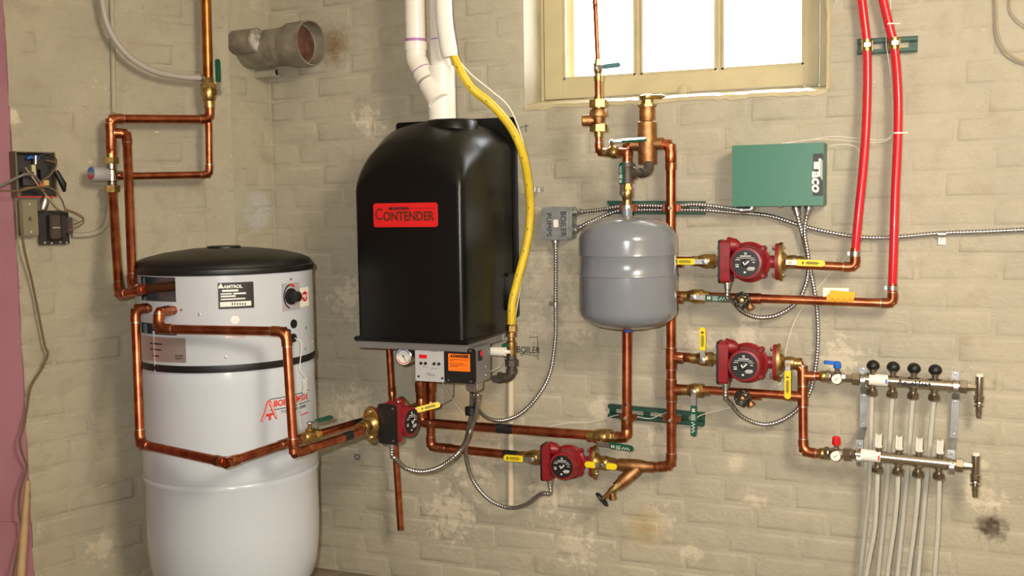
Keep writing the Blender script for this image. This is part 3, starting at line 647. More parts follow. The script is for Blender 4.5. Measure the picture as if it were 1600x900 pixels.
for px in (658, 665, 678.5, 686):
    p = B(px, 567.5+(px-658)*.04, .354); MB().lathe((p.x, PF, p.z), OUT, [(0, .0048), (.003, .0045), (.0035, .003)], 16).build('button', BLACK, cp)
for px, py in ((652, 545), (689, 547), (654, 588), (691, 591)):
    p = B(px, py, .354); MB().lathe((p.x, PF, p.z), OUT, [(0, .0036), (.002, .003)], 12).build('screw', BLACK, cp)
p = B(678, 548, .354); bars((p.x, PF, p.z), X, Z, [(-.012, .012, .002, .0014), (-.010, .012, -.002, .0014)], GREYMET, cp)
p = B(672, 584, .354); bars((p.x, PF, p.z), X, Z, [(-.012, .002, .003, .0012), (-.012, .016, -.001, .0012), (-.008, .018, -.005, .0012)], GREYMET, cp)
p = B(668, 573, .354); bars((p.x, PF, p.z), X, Z, [(-.016, -.009, 0, .0018), (-.006, 0, -.001, .0018), (.012, .02, -.004, .0018), (.024, .031, -.005, .0018)], GREYMET, cp)
wp = MB().rbox(((xm+xr)/2, -.352, (ztp+zbp)/2-.001), (xr-xm-.001, .010, ztp-zbp-.002), r=.009).build('warning_panel', BLACK, boiler, bevel=.002)
p = B(717.5, 566, .357); ol = MB().box((p.x, -.3575, p.z-.001), (.071, .0012, .052)).build('danger_sticker', ORANGE, wp)
text('DANGER', .0125, V((p.x+.006, -.3582, p.z+.018)), X, Z, DARKMARK, ol, bold=.0007)
MB().add([V((p.x-.029, -.3586, p.z+.0145)), V((p.x-.019, -.3586, p.z+.0145)), V((p.x-.024, -.3586, p.z+.0235))], [(0, 1, 2)]).build('warning_sign', DARKMARK, ol)
bars((p.x, -.3582, p.z), X, Z, [(-.03, .028, .008, .0012), (-.03, -.018, .004, .0012), (-.03, .015, -.004, .0012), (-.03, .026, -.009, .0012), (-.03, -.004, -.013, .0012)], BADGEGOLD, ol)
for sx in (-1, 1):
    for sz in (-1, 1): MB().lathe(((xm+xr)/2+sx*.037, -.3568, (ztp+zbp)/2+sz*.046), OUT, [(0, .0035), (.002, .003)], 10).build('screw', STEEL, wp)
p = V((xr+.0005, -.325, (ztp+zbp)/2+.028)); sw = MB().box(p+X*.002, (.006, .020, .030)).build('rocker_switch', BLACK, bxo, bevel=.001)
MB().box(p+X*.005+Z*.006, (.006, .014, .016)).build('switch_rocker', REDPL, sw, bevel=.002)
for dz in (-.012, -.038): MB().lathe((xr, -.28, (ztp+zbp)/2+dz), X, [(0, .003), (.002, .002)], 10).build('screw', STEEL, bxo)
p = B(786, 519, .05); lab = MB().box((BX+.187, -.06, lipz-.022), (.0015, .05, .024)).build('side_label', PAPER, boiler)
for dy in (-.016, -.008, 0, .008, .016): MB().box((BX+.1881, -.06+dy, lipz-.022), (.0006, .003, .016)).build('print_line', DARKMARK, lab)
# gauge
g = B(631.5, 557, .31); ga = thing('pressure_gauge', g-Z*.027, 'round white-faced gauge with blue and red arc left of the control panel', 'gauge')
MB().lathe(g, OUT, [(-.035, .027), (0, .0285), (.004, .0285), (.0055, .026), (.003, .0255), (.003, 0)], 32).build('case', CHROME, ga)
fo = g+OUT*.0034; MB().lathe(fo, OUT, [(0, .0253), (.0003, 0)], 32).build('face', PAPER, ga)
for a0_, a1_, m in ((20, 160, BLUEP), (200, 340, REDPL)):
    MB().tube([fo+OUT*.0006+X*math.cos(math.radians(t))*.021+Z*math.sin(math.radians(t))*.021 for t in range(a0_, a1_+1, 10)], .0012, 6).build('arc', m, ga)
MB().tube([fo+OUT*.0016+X*-.002+Z*.003, fo+OUT*.0016+X*.010-Z*.016], [.0012, .0006], 6).build('needle', DARKMARK, ga)
MB().lathe(fo+Z*.002-X*.001, OUT, [(0, .003), (.002, .002)], 10).build('hub', DARKMARK, ga)
MB().cyl(g+Y*.03, V((xl+.02, g.y+.03, g.z)), .006).build('stub', BRASS, ga)
# ================================================================ VENT PIPES AND GAS LINE
VR = .0315
def vp(px, py): return B(px, py, .19)
t = thing('vent_pipe', vp(690, 182), 'white plastic vent pipe with wide wye fitting standing on the black boiler', 'pipe', 'white plastic vent pipes')
cx_ = vp(690, 140); 
MB().cyl(V((cx_.x, -.19, zct-.005)), V((cx_.x, -.19, vp(690, 104).z)), .0435, seg=32).build('wye_body', PVC, t, bevel=.003)
MB().cyl(V((cx_.x, -.19, vp(690, 110).z)), V((cx_.x, -.19, vp(690, 63).z)), VR*1.04, seg=28).build('socket', PVC, t)
MB().cyl(V((cx_.x, -.19, vp(690, 66).z)), V((cx_.x, -.19, 2.45)), VR, seg=28).build('pipe', PVC, t)
MB().cyl(V((cx_.x, -.19, vp(690, 64).z)), V((cx_.x, -.19, vp(690, 61).z)), VR*1.01, seg=28).build('primer_band', PRIMER, t)
t = thing('vent_pipe', vp(689, 155), 'white plastic vent pipe bent sideways into the wye, purple primer rings', 'pipe', 'white plastic vent pipes')
x1 = vp(649, 50).x; a, b, c = V((x1, -.19, 2.45)), V((x1, -.19, vp(652, 92).z)), vp(693, 160); c.y = -.222
MB().cyl(a, V((x1, -.19, vp(649, 76).z)), VR, seg=28).build('pipe', PVC, t)
MB().cyl(V((x1, -.19, vp(650, 61).z)), V((x1, -.19, vp(650, 66).z)), VR*1.01, seg=28).build('primer_band', PRIMER, t)
MB().lathe(V((x1, -.19, vp(650, 79).z)), Z, [(0, VR), (0, VR*1.14), (vp(650, 66).z-vp(650, 79).z, VR*1.14), (vp(650, 66).z-vp(650, 79).z, VR)], 28).build('socket_collar', PVC, t)
d = (c-b).normalized(); el = fillet([V((x1, -.19, vp(650, 79).z)), b, b+d*.052], .05); MB().tube(el, VR*1.05, 28).build('elbow', PVC, t)
MB().cyl(b+d*.050, b+d*.053, VR*1.12, seg=28).build('primer_band', PRIMER, t)
MB().cyl(b+d*.052, b+d*.10, VR*1.13, seg=28).build('socket_collar', PVC, t, bevel=.002); MB().cyl(b+d*.09, c, VR*1.13, seg=28).build('branch', PVC, t)
hose = [(704, 70, .235), (712, 95, .235), (735, 135, .22), (770, 165, .19), (800, 202, .15), (818, 245, .12), (827, 300, .075), (828, 345, .06), (821, 390, .075), (808, 440, .11), (800, 475, .13), (799, 508, .13)]
P = catmull([B(*q) for q in hose], 12)
t = thing('gas_hose', P[-1], 'yellow flexible gas hose curving down beside the black boiler', 'hose')
MB().tube(P, .0132, 16).build('jacket', GASY, t)
bm_ = MB()
for k in range(6, len(P)-4, 9): q = P[k]; bm_.tube([P[k]+V((0, -.0135, 0)), P[k+1]+V((0, -.0135, 0))], .0012, 6)
o_ = bm_.build('jacket_print', DARKMARK, t); o_['kind'] = 'stuff'
q = P[-1]; MB().lathe(q, -Z, [(-.004, .014), (.002, .019), (.018, .019), (.020, .015), (.03, .013)], 6).build('nut', BRASS, t, angle=20)
sl = catmull([B(692, -15, .245), B(694, 30, .245), B(698, 60, .245), B(703, 89, .24)], 8)
tag(MB().tube(sl, [.026]*(len(sl)-3)+[.026, .025, .023], 20).build('paper_sleeve', PAPER), 'crumpled white sleeve wrapped over the top of the yellow gas hose', 'sleeve')
q = B(830, 296, .062); t = thing('pipe_strap', q-Z*.01, 'small silver strap holding the yellow gas hose to the wall', 'strap')
MB().cyl(q-Z*.008-X*.003, q+Z*.008-X*.003, .0155).build('band', STEEL, t); MB().box(q+X*.022+Y*.02, (.024, .002, .016)).build('tab', STEEL, t); MB().lathe(q+X*.028+Y*.019, OUT, [(0, .005), (.003, .004)], 8).build('screw', STEEL, t)
wire('thin white cable running down alongside the yellow gas hose', [B(*q) for q in ((712, 88, .22), (735, 115, .2), (768, 142, .17), (795, 167, .13), (812, 205, .1), (824, 250, .06), (831, 292, .045), (828, 350, .035), (818, 420, .035), (806, 490, .035), (804, 530, .035))], .0024, cat='cable', name='white_cable')
# gas train under the hose
gx = B(799, 530, .13); GX, GY = gx.x, -.13
def gz(py): return B(799, py, .13).z
t = thing('gas_valve', (GX, GY, gz(558)), 'brass gas cock with green tee handle below the yellow hose', 'valve')
MB().lathe((GX, GY, gz(520)), -Z, [(0, .010), (0, .017), (.012, .017), (.014, .012), (gz(520)-gz(532), .012), (gz(520)-gz(534), .016), (gz(520)-gz(544), .017), (gz(520)-gz(553), .014), (gz(520)-gz(556), .014)], 20).build('body', BRASS, t)
q = V((GX-.004, GY, gz(540))); MB().cyl(q, q+V((-.012, -.018, 0)), .006).build('stem', BRASS, t)
q += V((-.012, -.018, 0)); h = MB(); h.lathe(q-V((0, -.004, 0)), OUT, [(0, .010), (.010, .009)], 16); h.plate(q+Z*.004, -Z, OUT, .011, .040, .008); h.build('handle', GREENG, t, bevel=.001)
t = thing('iron_pipe', B(797, 600, .13), 'black iron elbow and union joining the gas cock to the boiler', 'pipe')
MB().lathe((GX, GY, gz(554)), -Z, [(0, .013), (.004, .016), (gz(554)-gz(561), .016), (gz(554)-gz(562), .023), (gz(554)-gz(571), .023), (gz(554)-gz(572), .016), (gz(554)-gz(580), .015)], 8).build('union', IRON, t, angle=25)
zc = gz(591); e, _, _ = elbow_mesh(V((GX, GY, gz(570))), V((GX, GY, zc)), V((GX-.1, GY, zc)), .0135, .028); e.build('elbow', IRON, t)
MB().lathe((GX-.034, GY, zc), -X, [(0, .018), (.012, .018)], 16).build('elbow_bead', IRON, t); MB().cyl((GX, GY, gz(583)), (GX, GY, gz(577)), .018).build('elbow_bead', IRON, t)
MB().cyl((GX-.03, GY, zc), (xr-.01, GY-.06, zc+.006), .0115).build('nipple', IRON, t)
t = thing('condensate_fitting', B(775, 556, .16), 'white plastic fitting sticking out beside the boiler control box', 'fitting')
a, b = B(752, 548, .17), B(790, 550, .17); b.y = a.y; b.z = a.z
MB().lathe(a, X, [(0, .011), (.018, .011), (.018, .0135), ((b-a).length*.55, .0135), ((b-a).length*.55, .0145), ((b-a).length, .0145), ((b-a).length+.001, .010)], 20).build('body', WHITEP, t)
MB().cyl(b, b+X*.016, .006).build('tail', WHITEP, t)

# ================================================================ COPPER PIPING, BACK WALL
R1 = .0143; D0 = .075
drain = run('straight copper discharge pipe hanging open-ended below the boiler', [B(607, 530, .10), B(626, 828, .10)], .0112, joints=((0, .27),), group=None)
mb = MB().lathe(B(626, 828, .10), B(626, 828, .10)-B(607, 530, .10), [(.0002, .0095), (.0003, 0)], 16).build('open_end', BLACK, drain)
LX = B(980, 600, .09).x
up = run('upper copper pipe from boiler along the wall to the expansion tank riser', [B(657, 590, .11), B(659, 660, .11), V((LX, -.10, B(980, 684, .1).z)), V((LX, -.085, B(980, 450, .085).z)), V((LX, -D0, B(978, 226, D0).z)), B(1003, 226, D0)], .0150, joints=((0, .45), (2, .06)), tape=((1, .385, .465),))
MB().lathe(B(657, 597, .11), -Z, [(0, .019), (.03, .019), (.034, .0165), (.05, .0165)], 18).build('reducer', FITTING, up)
ar = B(979, 631, .105); MB().add([ar+V((-.006, -.014, -.004)), ar+V((.006, -.014, -.004)), ar+V((0, -.014, .008))], [(0, 1, 2)]).build('flow_arrow', BLACK, up)
lowp = run('lower copper pipe from boiler turning right into the bottom pump', [B(673, 590, .07), B(673, 698, .07), B(842, 715, .07)], .0143, joints=((0, .33), (1, .15)), tape=((1, .685, .81),))
MB().lathe(B(673, 597, .07), -Z, [(0, .019), (.03, .019), (.034, .016), (.05, .016)], 18).build('reducer', FITTING, lowp)
valve('green-levered ball valve on the upper pipe below the expansion tank', B(942, 682.5, .1), B(980, 684, .1)-B(900, 678, .1), V((.0, -1, -.45)), .0150, X-Z*.1, GREENG, hlen=.105, mark='H', group='green-levered ball valves')
valve('yellow-levered ball valve left of the bottom pump', B(836, 714.5, .07), X, OUT, .0143, -X, YELLOWG, hlen=.095, mark='y', group='yellow-levered ball valves')
# main riser
riser = run('thick copper riser running down behind the grey expansion tank', [B(1024, 225, D0), B(1048, 225.5, D0), B(1049, 728, D0), B(1018, 730, D0)], R1*1.02, reach=1.8, joints=((1, .055),),
    tees=((1, (408-226)/502, X, .0125), (1, (464-226)/502, X, .0125), (1, (557.5-226)/502, X, .0125), (1, (607-226)/502, X, .0125)))
# bottom pump and its drain
p3 = B(892, 719, .072); k3 = .88
pump('red circulator pump at the bottom of the wall, under the expansion tank', p3, X, OUT, scale=k3)
flange_valve('brass flange valve with two short yellow tabs right of the bottom pump', p3+X*.0855*k3, X, Z, OUT, .0143, X, two=True, length=.07, group='brass pump flanges')
ya, yb = B(955, 725, D0), B(1022, 730, D0); yd = B(955, 768, D0+.03)
t = thing('drain_valve', yd, 'bronze angled drain valve with black wheel beside the bottom pump', 'valve')
MB().lathe(ya, yb-ya, [(0, R1), (0, R1*1.2), (.02, R1*1.2), (.03, .020), ((yb-ya).length-.045, .021), ((yb-ya).length-.025, R1*1.2), ((yb-ya).length, R1*1.2), ((yb-ya).length, R1)], 22).build('body', BRONZE, t)
b0 = B(1000, 729, D0); dv = (yd-b0).normalized(); ln = (yd-b0).length
MB().lathe(b0, dv, [(0, .018), (.02, .0205), (ln*.62, .0205), (ln*.64, .0175), (ln*.72, .0175)], 22).build('branch', BRONZE, t)
MB().lathe(b0, dv, [(ln*.70, .0165), (ln*.82, .0165), (ln*.83, .011), (ln*1.0, .012), (ln*1.08, .008), (ln*1.30, .006)], 8).build('bib', BRASS, t, angle=25)
sp = b0+dv*ln*.98; MB().lathe(sp, -Z+X*.15, [(0, .009), (.016, .010), (.017, .0125), (.026, .0125), (.026, .008)], 12).build('spout', BRONZE, t)
def wheel(c, n, r_, parent, m=BLACK):
    n, u, v = basis(n); path = [V(c)+(u*math.cos(2*math.pi*k/40)+v*math.sin(2*math.pi*k/40))*r_*(1+.10*math.cos(8*2*math.pi*k/40)) for k in range(41)]
    mb = MB(); mb.tube(path, r_*.24, 8, caps=False); mb.lathe(c, n, [(-r_*.2, r_*.45), (r_*.2, r_*.4)], 14)
    for k in range(4): a_ = math.pi/2*k+.4; mb.cyl(V(c), V(c)+(u*math.cos(a_)+v*math.sin(a_))*r_, r_*.16, seg=8)
    o = mb.build('handwheel', m, parent); MB().lathe(V(c)+n*r_*.2, n, [(0, r_*.3), (r_*.18, r_*.28), (r_*.2, r_*.12)], 8).build('wheel_nut', BRASS, o); return o
wheel(b0+dv*ln*1.32, dv, .021, t)
# branch 1 with upper pump
k1 = .95; p1 = B(1173, 408.5, D0); c1 = B(1048, 407, D0)
run('short copper pipe from the riser into the upper pump', [B(1052, 407, D0), B(1106, 408, D0)], .0125)
valve('yellow-levered ball valve left of the upper pump, pointing at the tank', B(1104, 408, D0), X, OUT, .0125, -X, YELLOWG, hlen=.098, mark='y', group='yellow-levered ball valves')
pump('red circulator pump highest on the wall, below the green control box', p1, X, OUT, scale=k1)
flange_valve('brass flange with yellow lever pointing right of the upper pump', p1+X*.0855*k1, X, Z, OUT, .0125, X-Z*.03, hlen=.078, length=.07, group='brass pump flanges')
run('copper pipe from the upper pump turning up into the left red tube', [B(1228, 412.5, D0), B(1336, 417.5, D0), B(1336, 388, D0)], .0125, joints=())
# branch 2
run('long copper pipe below the upper pump turning up into the right red tube', [B(1052, 461, D0), B(1395, 474, D0), B(1394.5, 443, D0)], .0125, joints=((0, .375),))
valve('green-levered ball valve right of the expansion tank', B(1087, 463, D0), X, OUT, .0125, X-Z*.03, GREENG, hlen=.115, mark='H', group='green-levered ball valves')
def wheel_drain(label, c, rr=.0125):
    t = thing('drain_valve', V(c)-Z*.02, label, 'valve', 'black-wheeled drain valves')
    MB().lathe(V(c)+X*.004, X, [(-.03, rr), (-.03, rr*1.25), (.04, rr*1.25), (.04, rr)], 18).build('tee', FITTING, t)
    MB().lathe(V(c), OUT, [(0, .011), (.028, .011), (.030, .0135), (.040, .0135), (.042, .007), (.064, .006)], 12).build('bonnet', BRASS, t)
    MB().lathe(V(c)+OUT*.022, V((.55, -.2, -.8)), [(0, .008), (.024, .009), (.025, .012), (.036, .012)], 12).build('spout', BRONZE, t)
    wheel(V(c)+OUT*.066, OUT+X*.06, .0195, t)
wheel_drain('drain valve with black wheel on the long pipe below the upper pump', B(1165, 466, D0))
t = thing('pipe_tag', B(1313, 478, .09), 'bright orange paper tag wrapped round the long copper pipe', 'tag')
q = B(1313, 468, D0)
MB().cyl(q-X*.036, q+X*.036, .0138, seg=20).build('wrapped_band', ORTAG, t)
MB().add([q+V((-.030, -.0142, .006)), q+V((.038, -.0142, .004)), q+V((.042, -.010, .022)), q+V((-.026, -.008, .027))], [(0, 1, 2, 3)]).build('flap', ORTAG, t)
MB().box(q+V((-.012, -.002, .018)), (.07, .001, .03)).build('paper_slip', PAPER, t)
o_ = MB()
for k in range(12): o_.box(q+V((-.030+.0055*k, -.0141, -.002+(.003 if k % 3 else -.002))), (.0012, .0006, .009))
o_ = o_.build('scribble', BADGEGOLD, t); o_['kind'] = 'stuff'
# branch 3 with middle pump
p2 = B(1170, 564.5, D0)
run('short copper pipe from the riser into the middle pump', [B(1052, 556.5, D0), B(1106, 561, D0)], .0125, joints=((0, .3),))
valve('ball valve with yellow lever standing straight up left of the middle pump', B(1101, 560.5, D0), X, OUT, .0125, Z, YELLOWG, hlen=.098, mark='y', group='yellow-levered ball valves')
pump('red circulator pump in the middle, below the orange-tagged pipe', p2, X, OUT, scale=k1)
flange_valve('brass flange with yellow lever hanging down right of the middle pump', p2+X*.0855*k1, X, Z, OUT, .0125, -Z, hlen=.082, length=.07, group='brass pump flanges')
DM = .105
run('copper pipe from the middle pump dropping to the lower manifold', [B(1224, 567, D0), B(1254, 571, D0), B(1255, 706, .1), B(1284, 709, DM)], .0128, reach=1.9,
    tees=((1, .12, X, .0125), (1, .36, -X, .0125)))
run('short copper stub from the middle loop into the upper manifold', [B(1258, 586.5, D0), B(1286, 588, D0)], .0125)
# branch 4
run('copper pipe from the riser below the middle pump', [B(1052, 606, D0), B(1249, 619, D0+.008)], .0125, joints=((0, .93),))
valve('ball valve with green lever hanging straight down over the strut', B(1087, 610, D0), X, OUT, .0125, -Z, GREENG, hlen=.135, mark='H', group='green-levered ball valves')
wheel_drain('drain valve with black wheel on the pipe under the middle pump', B(1166, 616, D0))

# ================================================================ TANK PIPING AND LEFT PUMP
tA = T(236, 483); 
RA = [TP(T(237, 482)[0], T(237, 482)[1], TR-.01), Q(211, 482, 2.90), Q(219, 694, 2.88), Q(355, 723, 2.665), Q(452, 691, 2.885), Q(655, 634, 3.42)]
run('copper pipe dropping down the left of the white tank and around its front', RA, .0128, reach=2.2, joints=((2, .93), (3, .05), (3, .93)), tape=((4, .44, .50),))
a5 = T(272, 485)
RB = [TP(a5[0], a5[1], TR-.01), Q(248, 487, 2.80), Q(247, 514, 2.79), Q(447, 518, 2.74), Q(459, 709, 2.74), Q(566, 674, 2.99)]
run('copper pipe crossing the front of the white tank then down to the left pump', RB, .0128, reach=2.2, joints=((4, .18),), tape=((4, .70, .82),))
vd = (RA[5]-RA[4]).normalized()
valve('brass ball valve with dark green lever beside the white tank', RA[4].lerp(RA[5], .13), vd, V((.1, -.25, 1)), .0128, vd+Z*.25, GREENG, hlen=.10, neck=3.2, group='green-levered ball valves')
u4 = (Q(655, 631, 3.27)-Q(566, 674, 2.99)); u4.z = 0; u4.normalize(); p4 = Q(604, 655, 3.12); n4 = u4.cross(Z)
k4 = .92
pump('red circulator pump beside the white tank, its black cover facing out', p4, u4, n4, scale=k4)
flange_valve('brass flange with yellow lever between the white tank and left pump', p4-u4*.0855*k4, -u4, Z, n4, .0128, -RGT-UPV*.25, hout=-u4+n4*.4-Z*.5, hlen=.06, length=.065, group='brass pump flanges')
flange_valve('brass flange with yellow lever behind the left pump, at the boiler pipes', p4+u4*.0855*k4, u4, Z, n4, .0128, RGT+UPV*.25, hout=n4+V((0, -.6, .3)), hlen=.075, length=.09, group='brass pump flanges')
# coiled thermostat wire on the tank
pts = [TP(*T(458, 528), TR+.006), TP(*T(466, 536), TR+.012), TP(*T(466, 560), TR+.008), TP(*T(465, 577), TR+.008), TP(*T(473, 588), TR+.008)]
base = [TP(*T(472, 592+2.4*k), TR+.010) for k in range(10)]
coil = []
for k in range(81):
    f = k/80*9; i = min(int(f), 8); q = base[i].lerp(base[i+1], f-i); a_ = k/80*2*math.pi*7; coil.append(q+X*.006*math.cos(a_)+Y*.006*math.sin(a_))
vA = RA[4].lerp(RA[5], .10)
P = catmull(pts, 8)+coil+catmull([coil[-1], Q(466, 630, 2.80), Q(469, 648, 2.83), vA+Z*.018], 8)
tag(MB().tube(P, .0013, 6).build('coiled_wire', WHITEP), 'thin white wire with a coil hanging down the side of the white tank', 'wire')

# ================================================================ EXPANSION TANK GROUP
ED = .245; EC = B(980.5, 430, ED)
def ez(py): return B(980, py, ED).z
ER = .1405; et = thing('expansion_tank', (EC.x, EC.y, ez(520)), 'grey steel expansion tank hanging from the pipework', 'expansion tank')
zb, z1, z2, z3 = ez(513), ez(484), ez(375), ez(337)
prof = [(0, 0)]
for k in range(1, 9): a_ = math.pi/2*k/8; prof.append(((z1-zb)*(1-math.cos(a_)), ER*(math.sin(a_)**.75)))
sa, sb = ez(428)-zb, ez(397)-zb
prof += [(sa-.003, ER), (sa-.001, ER+.0015), (sa+.003, ER+.001), (sa+.006, ER-.001), (sb-.004, ER-.001), (sb, ER+.0012), (sb+.004, ER)]
for k in range(0, 10): a_ = math.pi/2*k/10; prof.append((z2-zb+(z3-z2)*math.sin(a_)**1.15, ER*math.cos(a_)**.62))
prof.append((z3-zb, .012))
MB().lathe((EC.x, EC.y, zb), Z, prof, 64).build('shell', GREYTANK, et, angle=35)
MB().cyl((EC.x, EC.y, z3-.012), (EC.x, EC.y, ez(325)), .0155).build('neck', GREYTANK, et)
MB().lathe((EC.x, EC.y, zb+.003), -Z, [(0, .011), (.010, .011), (.014, .008)], 14).build('air_cap', BLUEP, et)
tx = B(983.5, 290, ED).x; 
def EP(py, dx=0, dy=0): return V((EC.x+dx, EC.y+dy, ez(py)))
MBn = thing('pipe_nipple', EP(327), 'brass nipple and grey bushing on top of the expansion tank', 'fitting')
MB().lathe(EP(327), Z, [(0, .012), (0, .016), (.012, .016), (.013, .011), (ez(312)-ez(327), .011)], 8).build('bushing', GALV, MBn, angle=25)
valve('small brass ball valve with upright green lever above the expansion tank', EP(302), Z, V((-.45, -1, 0)), .0098, Z, GREENG, hlen=.085, mark='H', group='green-levered ball valves', gw=.014)
te = thing('iron_tee', EP(285), 'black iron tee and elbow feeding the expansion tank', 'fitting')
m2 = MB().lathe(EP(286), Z, [(0, .012), (0, .0185), (.008, .0185), (.009, .0155), (ez(257)-ez(286)-.009, .0155), (ez(257)-ez(286)-.008, .0195), (ez(254)-ez(286), .0195), (ez(254)-ez(286), .012)], 20); m2.build('run', IRON, te)
q0 = EP(271); q1 = B(1012, 270, .17); q2 = B(1014, 252, .13); dn = (q1-q0).normalized()
MB().lathe(q0, dn, [(0, .0155), (.018, .0155), (.018, .0185), (.026, .0185), (.026, .0105), ((q1-q0).length-.01, .0105)], 18).build('branch', IRON, te)
SAx = B(1014, 220, D0); e_, _, _ = elbow_mesh(q0, q1, q1+Z*.06+Y*.03, .0125, .02); e_.build('elbow', IRON, te)
# air separator with automatic vent
SP = lambda py: V((SAx.x, -D0-.02, B(1014, py, D0+.02).z))
sep = thing('air_separator', SP(257), 'bronze air separator with vent cap below the window sill', 'air separator')
h_ = lambda a_, b_: SP(b_).z-SP(a_).z
MB().lathe(SP(257), Z, [(0, .012), (0, .0265), (h_(257, 255), .0275), (h_(257, 240), .0275), (h_(257, 238), .0285), (h_(257, 191), .0285), (h_(257, 189), .022), (h_(257, 187), .0235), (h_(257, 167), .0235)], 32).build('body', BRONZE, sep, angle=30)
MB().lathe(SP(167), Z, [(0, .0285), (h_(167, 163), .0285), (h_(167, 162), .020), (h_(167, 155), .0185)], 8).build('hex_cap', BRASS, sep, angle=20)
vt = MB(); vt.lathe(SP(156), Z, [(0, .021), (.004, .0235), (.012, .0235), (.017, .012), (.018, 0)], 20); vt.cyl(SP(152)+X*.01, SP(152)+X*.046, .007); vt.cyl(SP(152)+X*.044, SP(152)+X*.054, .0045); vt.build('vent_cap', BRASS, sep)
MB().lathe(SP(225), X, [(-.048, .0165), (-.048, .0185), (-.024, .0185), (.024, .0185), (.048, .0185), (.048, .0165)], 20).build('side_ports', BRONZE, sep)
text('WATTS', .014, SP(222)+OUT*.0287, Z, -X, IRON, sep)
# pressure reducing feed
FD_ = .225
def FP(px, py): return B(px, py, FD_)
fx = FP(935, 180).x
def FZ(py): return V((fx, -FD_, B(934, py, FD_).z))
run('thin copper feed pipe in front of the window', [B(927, -60, FD_), V((fx, -FD_, FZ(100).z))], .0068, joints=((0, .42),))
valve('small brass valve with blue-green lever in front of the window', FZ(107), Z, OUT, .0078, X+Z*.06, mat('blue_green_grip', srgb(96, 140, 150), .35, .4), hlen=.072, neck=2.2, group=None, gw=.012)
feed = thing('pressure_reducing_valve', FZ(212), 'brass pressure reducing valve with union nuts beside the window', 'valve')
hz = lambda a_: FZ(a_).z-FZ(212).z
MB().cyl(FZ(125), FZ(150), .0105).build('pipe', COPPER, feed); MB().cyl(FZ(127), FZ(118), .0125).build('coupling', BRASS, feed)
MB().lathe(FZ(212), Z, [(hz(170), .018), (hz(172), .024), (hz(178), .0265), (hz(182), .0265), (hz(183), .021), (hz(193), .016)][::-1], 24).build('bell', BRONZE, feed)
for a_, b_ in ((168, 156), (206, 195)): MB().lathe(FZ(212), Z, [(hz(a_), .017), (hz(a_), .0265), (hz(b_), .0265), (hz(b_), .017)], 6).build('union_nut', BRASS, feed, angle=20)
MB().cyl(FZ(150), FZ(158), .0125).build('tailpiece', BRASS, feed); MB().cyl(FZ(205), FZ(214), .0125).build('tailpiece', BRASS, feed)
MB().cyl(FZ(172), FZ(166), .0165).build('neck', BRASS, feed)
MB().lathe(FZ(188), V((-1, -.25, 0)), [(0, .012), (.02, .012), (.02, .0165), (.045, .017), (.048, .013)], 18).build('side_plug', BRONZE, feed)
run('copper pipe turning from the feed valve to the iron tee', [FZ(213), FZ(239), V((EC.x, -ED, FZ(239).z)), EP(256)], .0098, reach=2.0)
valve('brass ball valve with slanted green lever left of the air separator', FZ(239).lerp(V((EC.x, -ED, FZ(239).z)), .52), X, V((-.1, -.55, 1)), .0095, X+V((0, 0, .12)), GREENG, hlen=.10, neck=3.6, group='green-levered ball valves', gw=.013)

# ================================================================ STRUTS
def strut(label, px0, py0, px1, py1, hgt=.041, dpt=.021):
    a, b = B(px0, py0, dpt), B(px1, py1, dpt); u = (b-a); ln = u.length; u.normalize(); v = OUT.cross(u).normalized()*-1
    if v.z < 0: v = -v
    t = thing('strut_channel', (a+b)/2-Z*hgt/2, label, 'strut', 'green strut channels'); c = (a+b)/2; c.y = 0
    o = MB(); nsl = max(2, int(ln/.055)); x0 = -ln/2
    for sv in (-1, 1): o.box(c+v*sv*(hgt/2-.0125/2-.001)+OUT*.004, (ln, .002, .0125), (u, OUT, v))
    for i in range(nsl+1):
        xx = x0+i*(ln/nsl); w_ = .022 if 0 < i < nsl else .022
        o.box(c+u*max(x0+w_/2, min(-x0-w_/2, xx))+OUT*.004, (w_, .002, .018), (u, OUT, v))
    o.build('web', STRUT, t)
    for sv in (-1, 1):
        f = MB(); f.box(c+v*sv*(hgt/2-.001)+OUT*(.003+dpt/2), (ln, dpt, .002), (u, OUT, v)); f.box(c+v*sv*(hgt/2-.006)+OUT*(dpt+.002), (ln, .002, .010), (u, OUT, v)); f.box(c+v*sv*(hgt/2-.0105)+OUT*(dpt-.001), (ln, .006, .002), (u, OUT, v)); f.build('flange', STRUT, t)
    return t
strut('green steel strut channel behind the top of the expansion tank', 949, 324, 1101, 325)
strut('green steel strut channel low on the wall behind both copper risers', 950, 642, 1100, 656)
strut('short green strut channel high on the wall behind the red tubes', 1339, 73, 1434, 68, hgt=.042)
def clamp(label, c, r_, m=FITTING, out=.0):
    t = thing('pipe_clamp', V(c)-Z*.015, label, 'clamp', 'pipe clamps on the struts')
    MB().lathe(V(c)-Z*.011, Z, [(0, r_), (0, r_*1.22), (.022, r_*1.22), (.022, r_)], 20).build('band', m, t)
    for s_ in (-1, 1): MB().box(V(c)+X*s_*r_*1.5+Y*.012, (r_*.9, .012, .020)).build('ear', m, t, bevel=.001)
    MB().lathe(V(c)+OUT*r_*1.2, OUT, [(0, .006), (.006, .006), (.008, .004)], 8).build('bolt', STEEL, t)
clamp('copper-coloured clamp holding the thick riser to the upper strut', B(1048.5, 325, D0), R1)
clamp('copper-coloured clamp holding the left riser to the upper strut', V((LX, -.079, B(976, 325, .08).z)), R1)
clamp('copper-coloured clamp holding the thick riser to the lower strut', B(1049, 655, D0), R1)
clamp('copper-coloured clamp holding the left riser to the lower strut', V((LX, -.097, B(980, 652, .095).z)), R1)

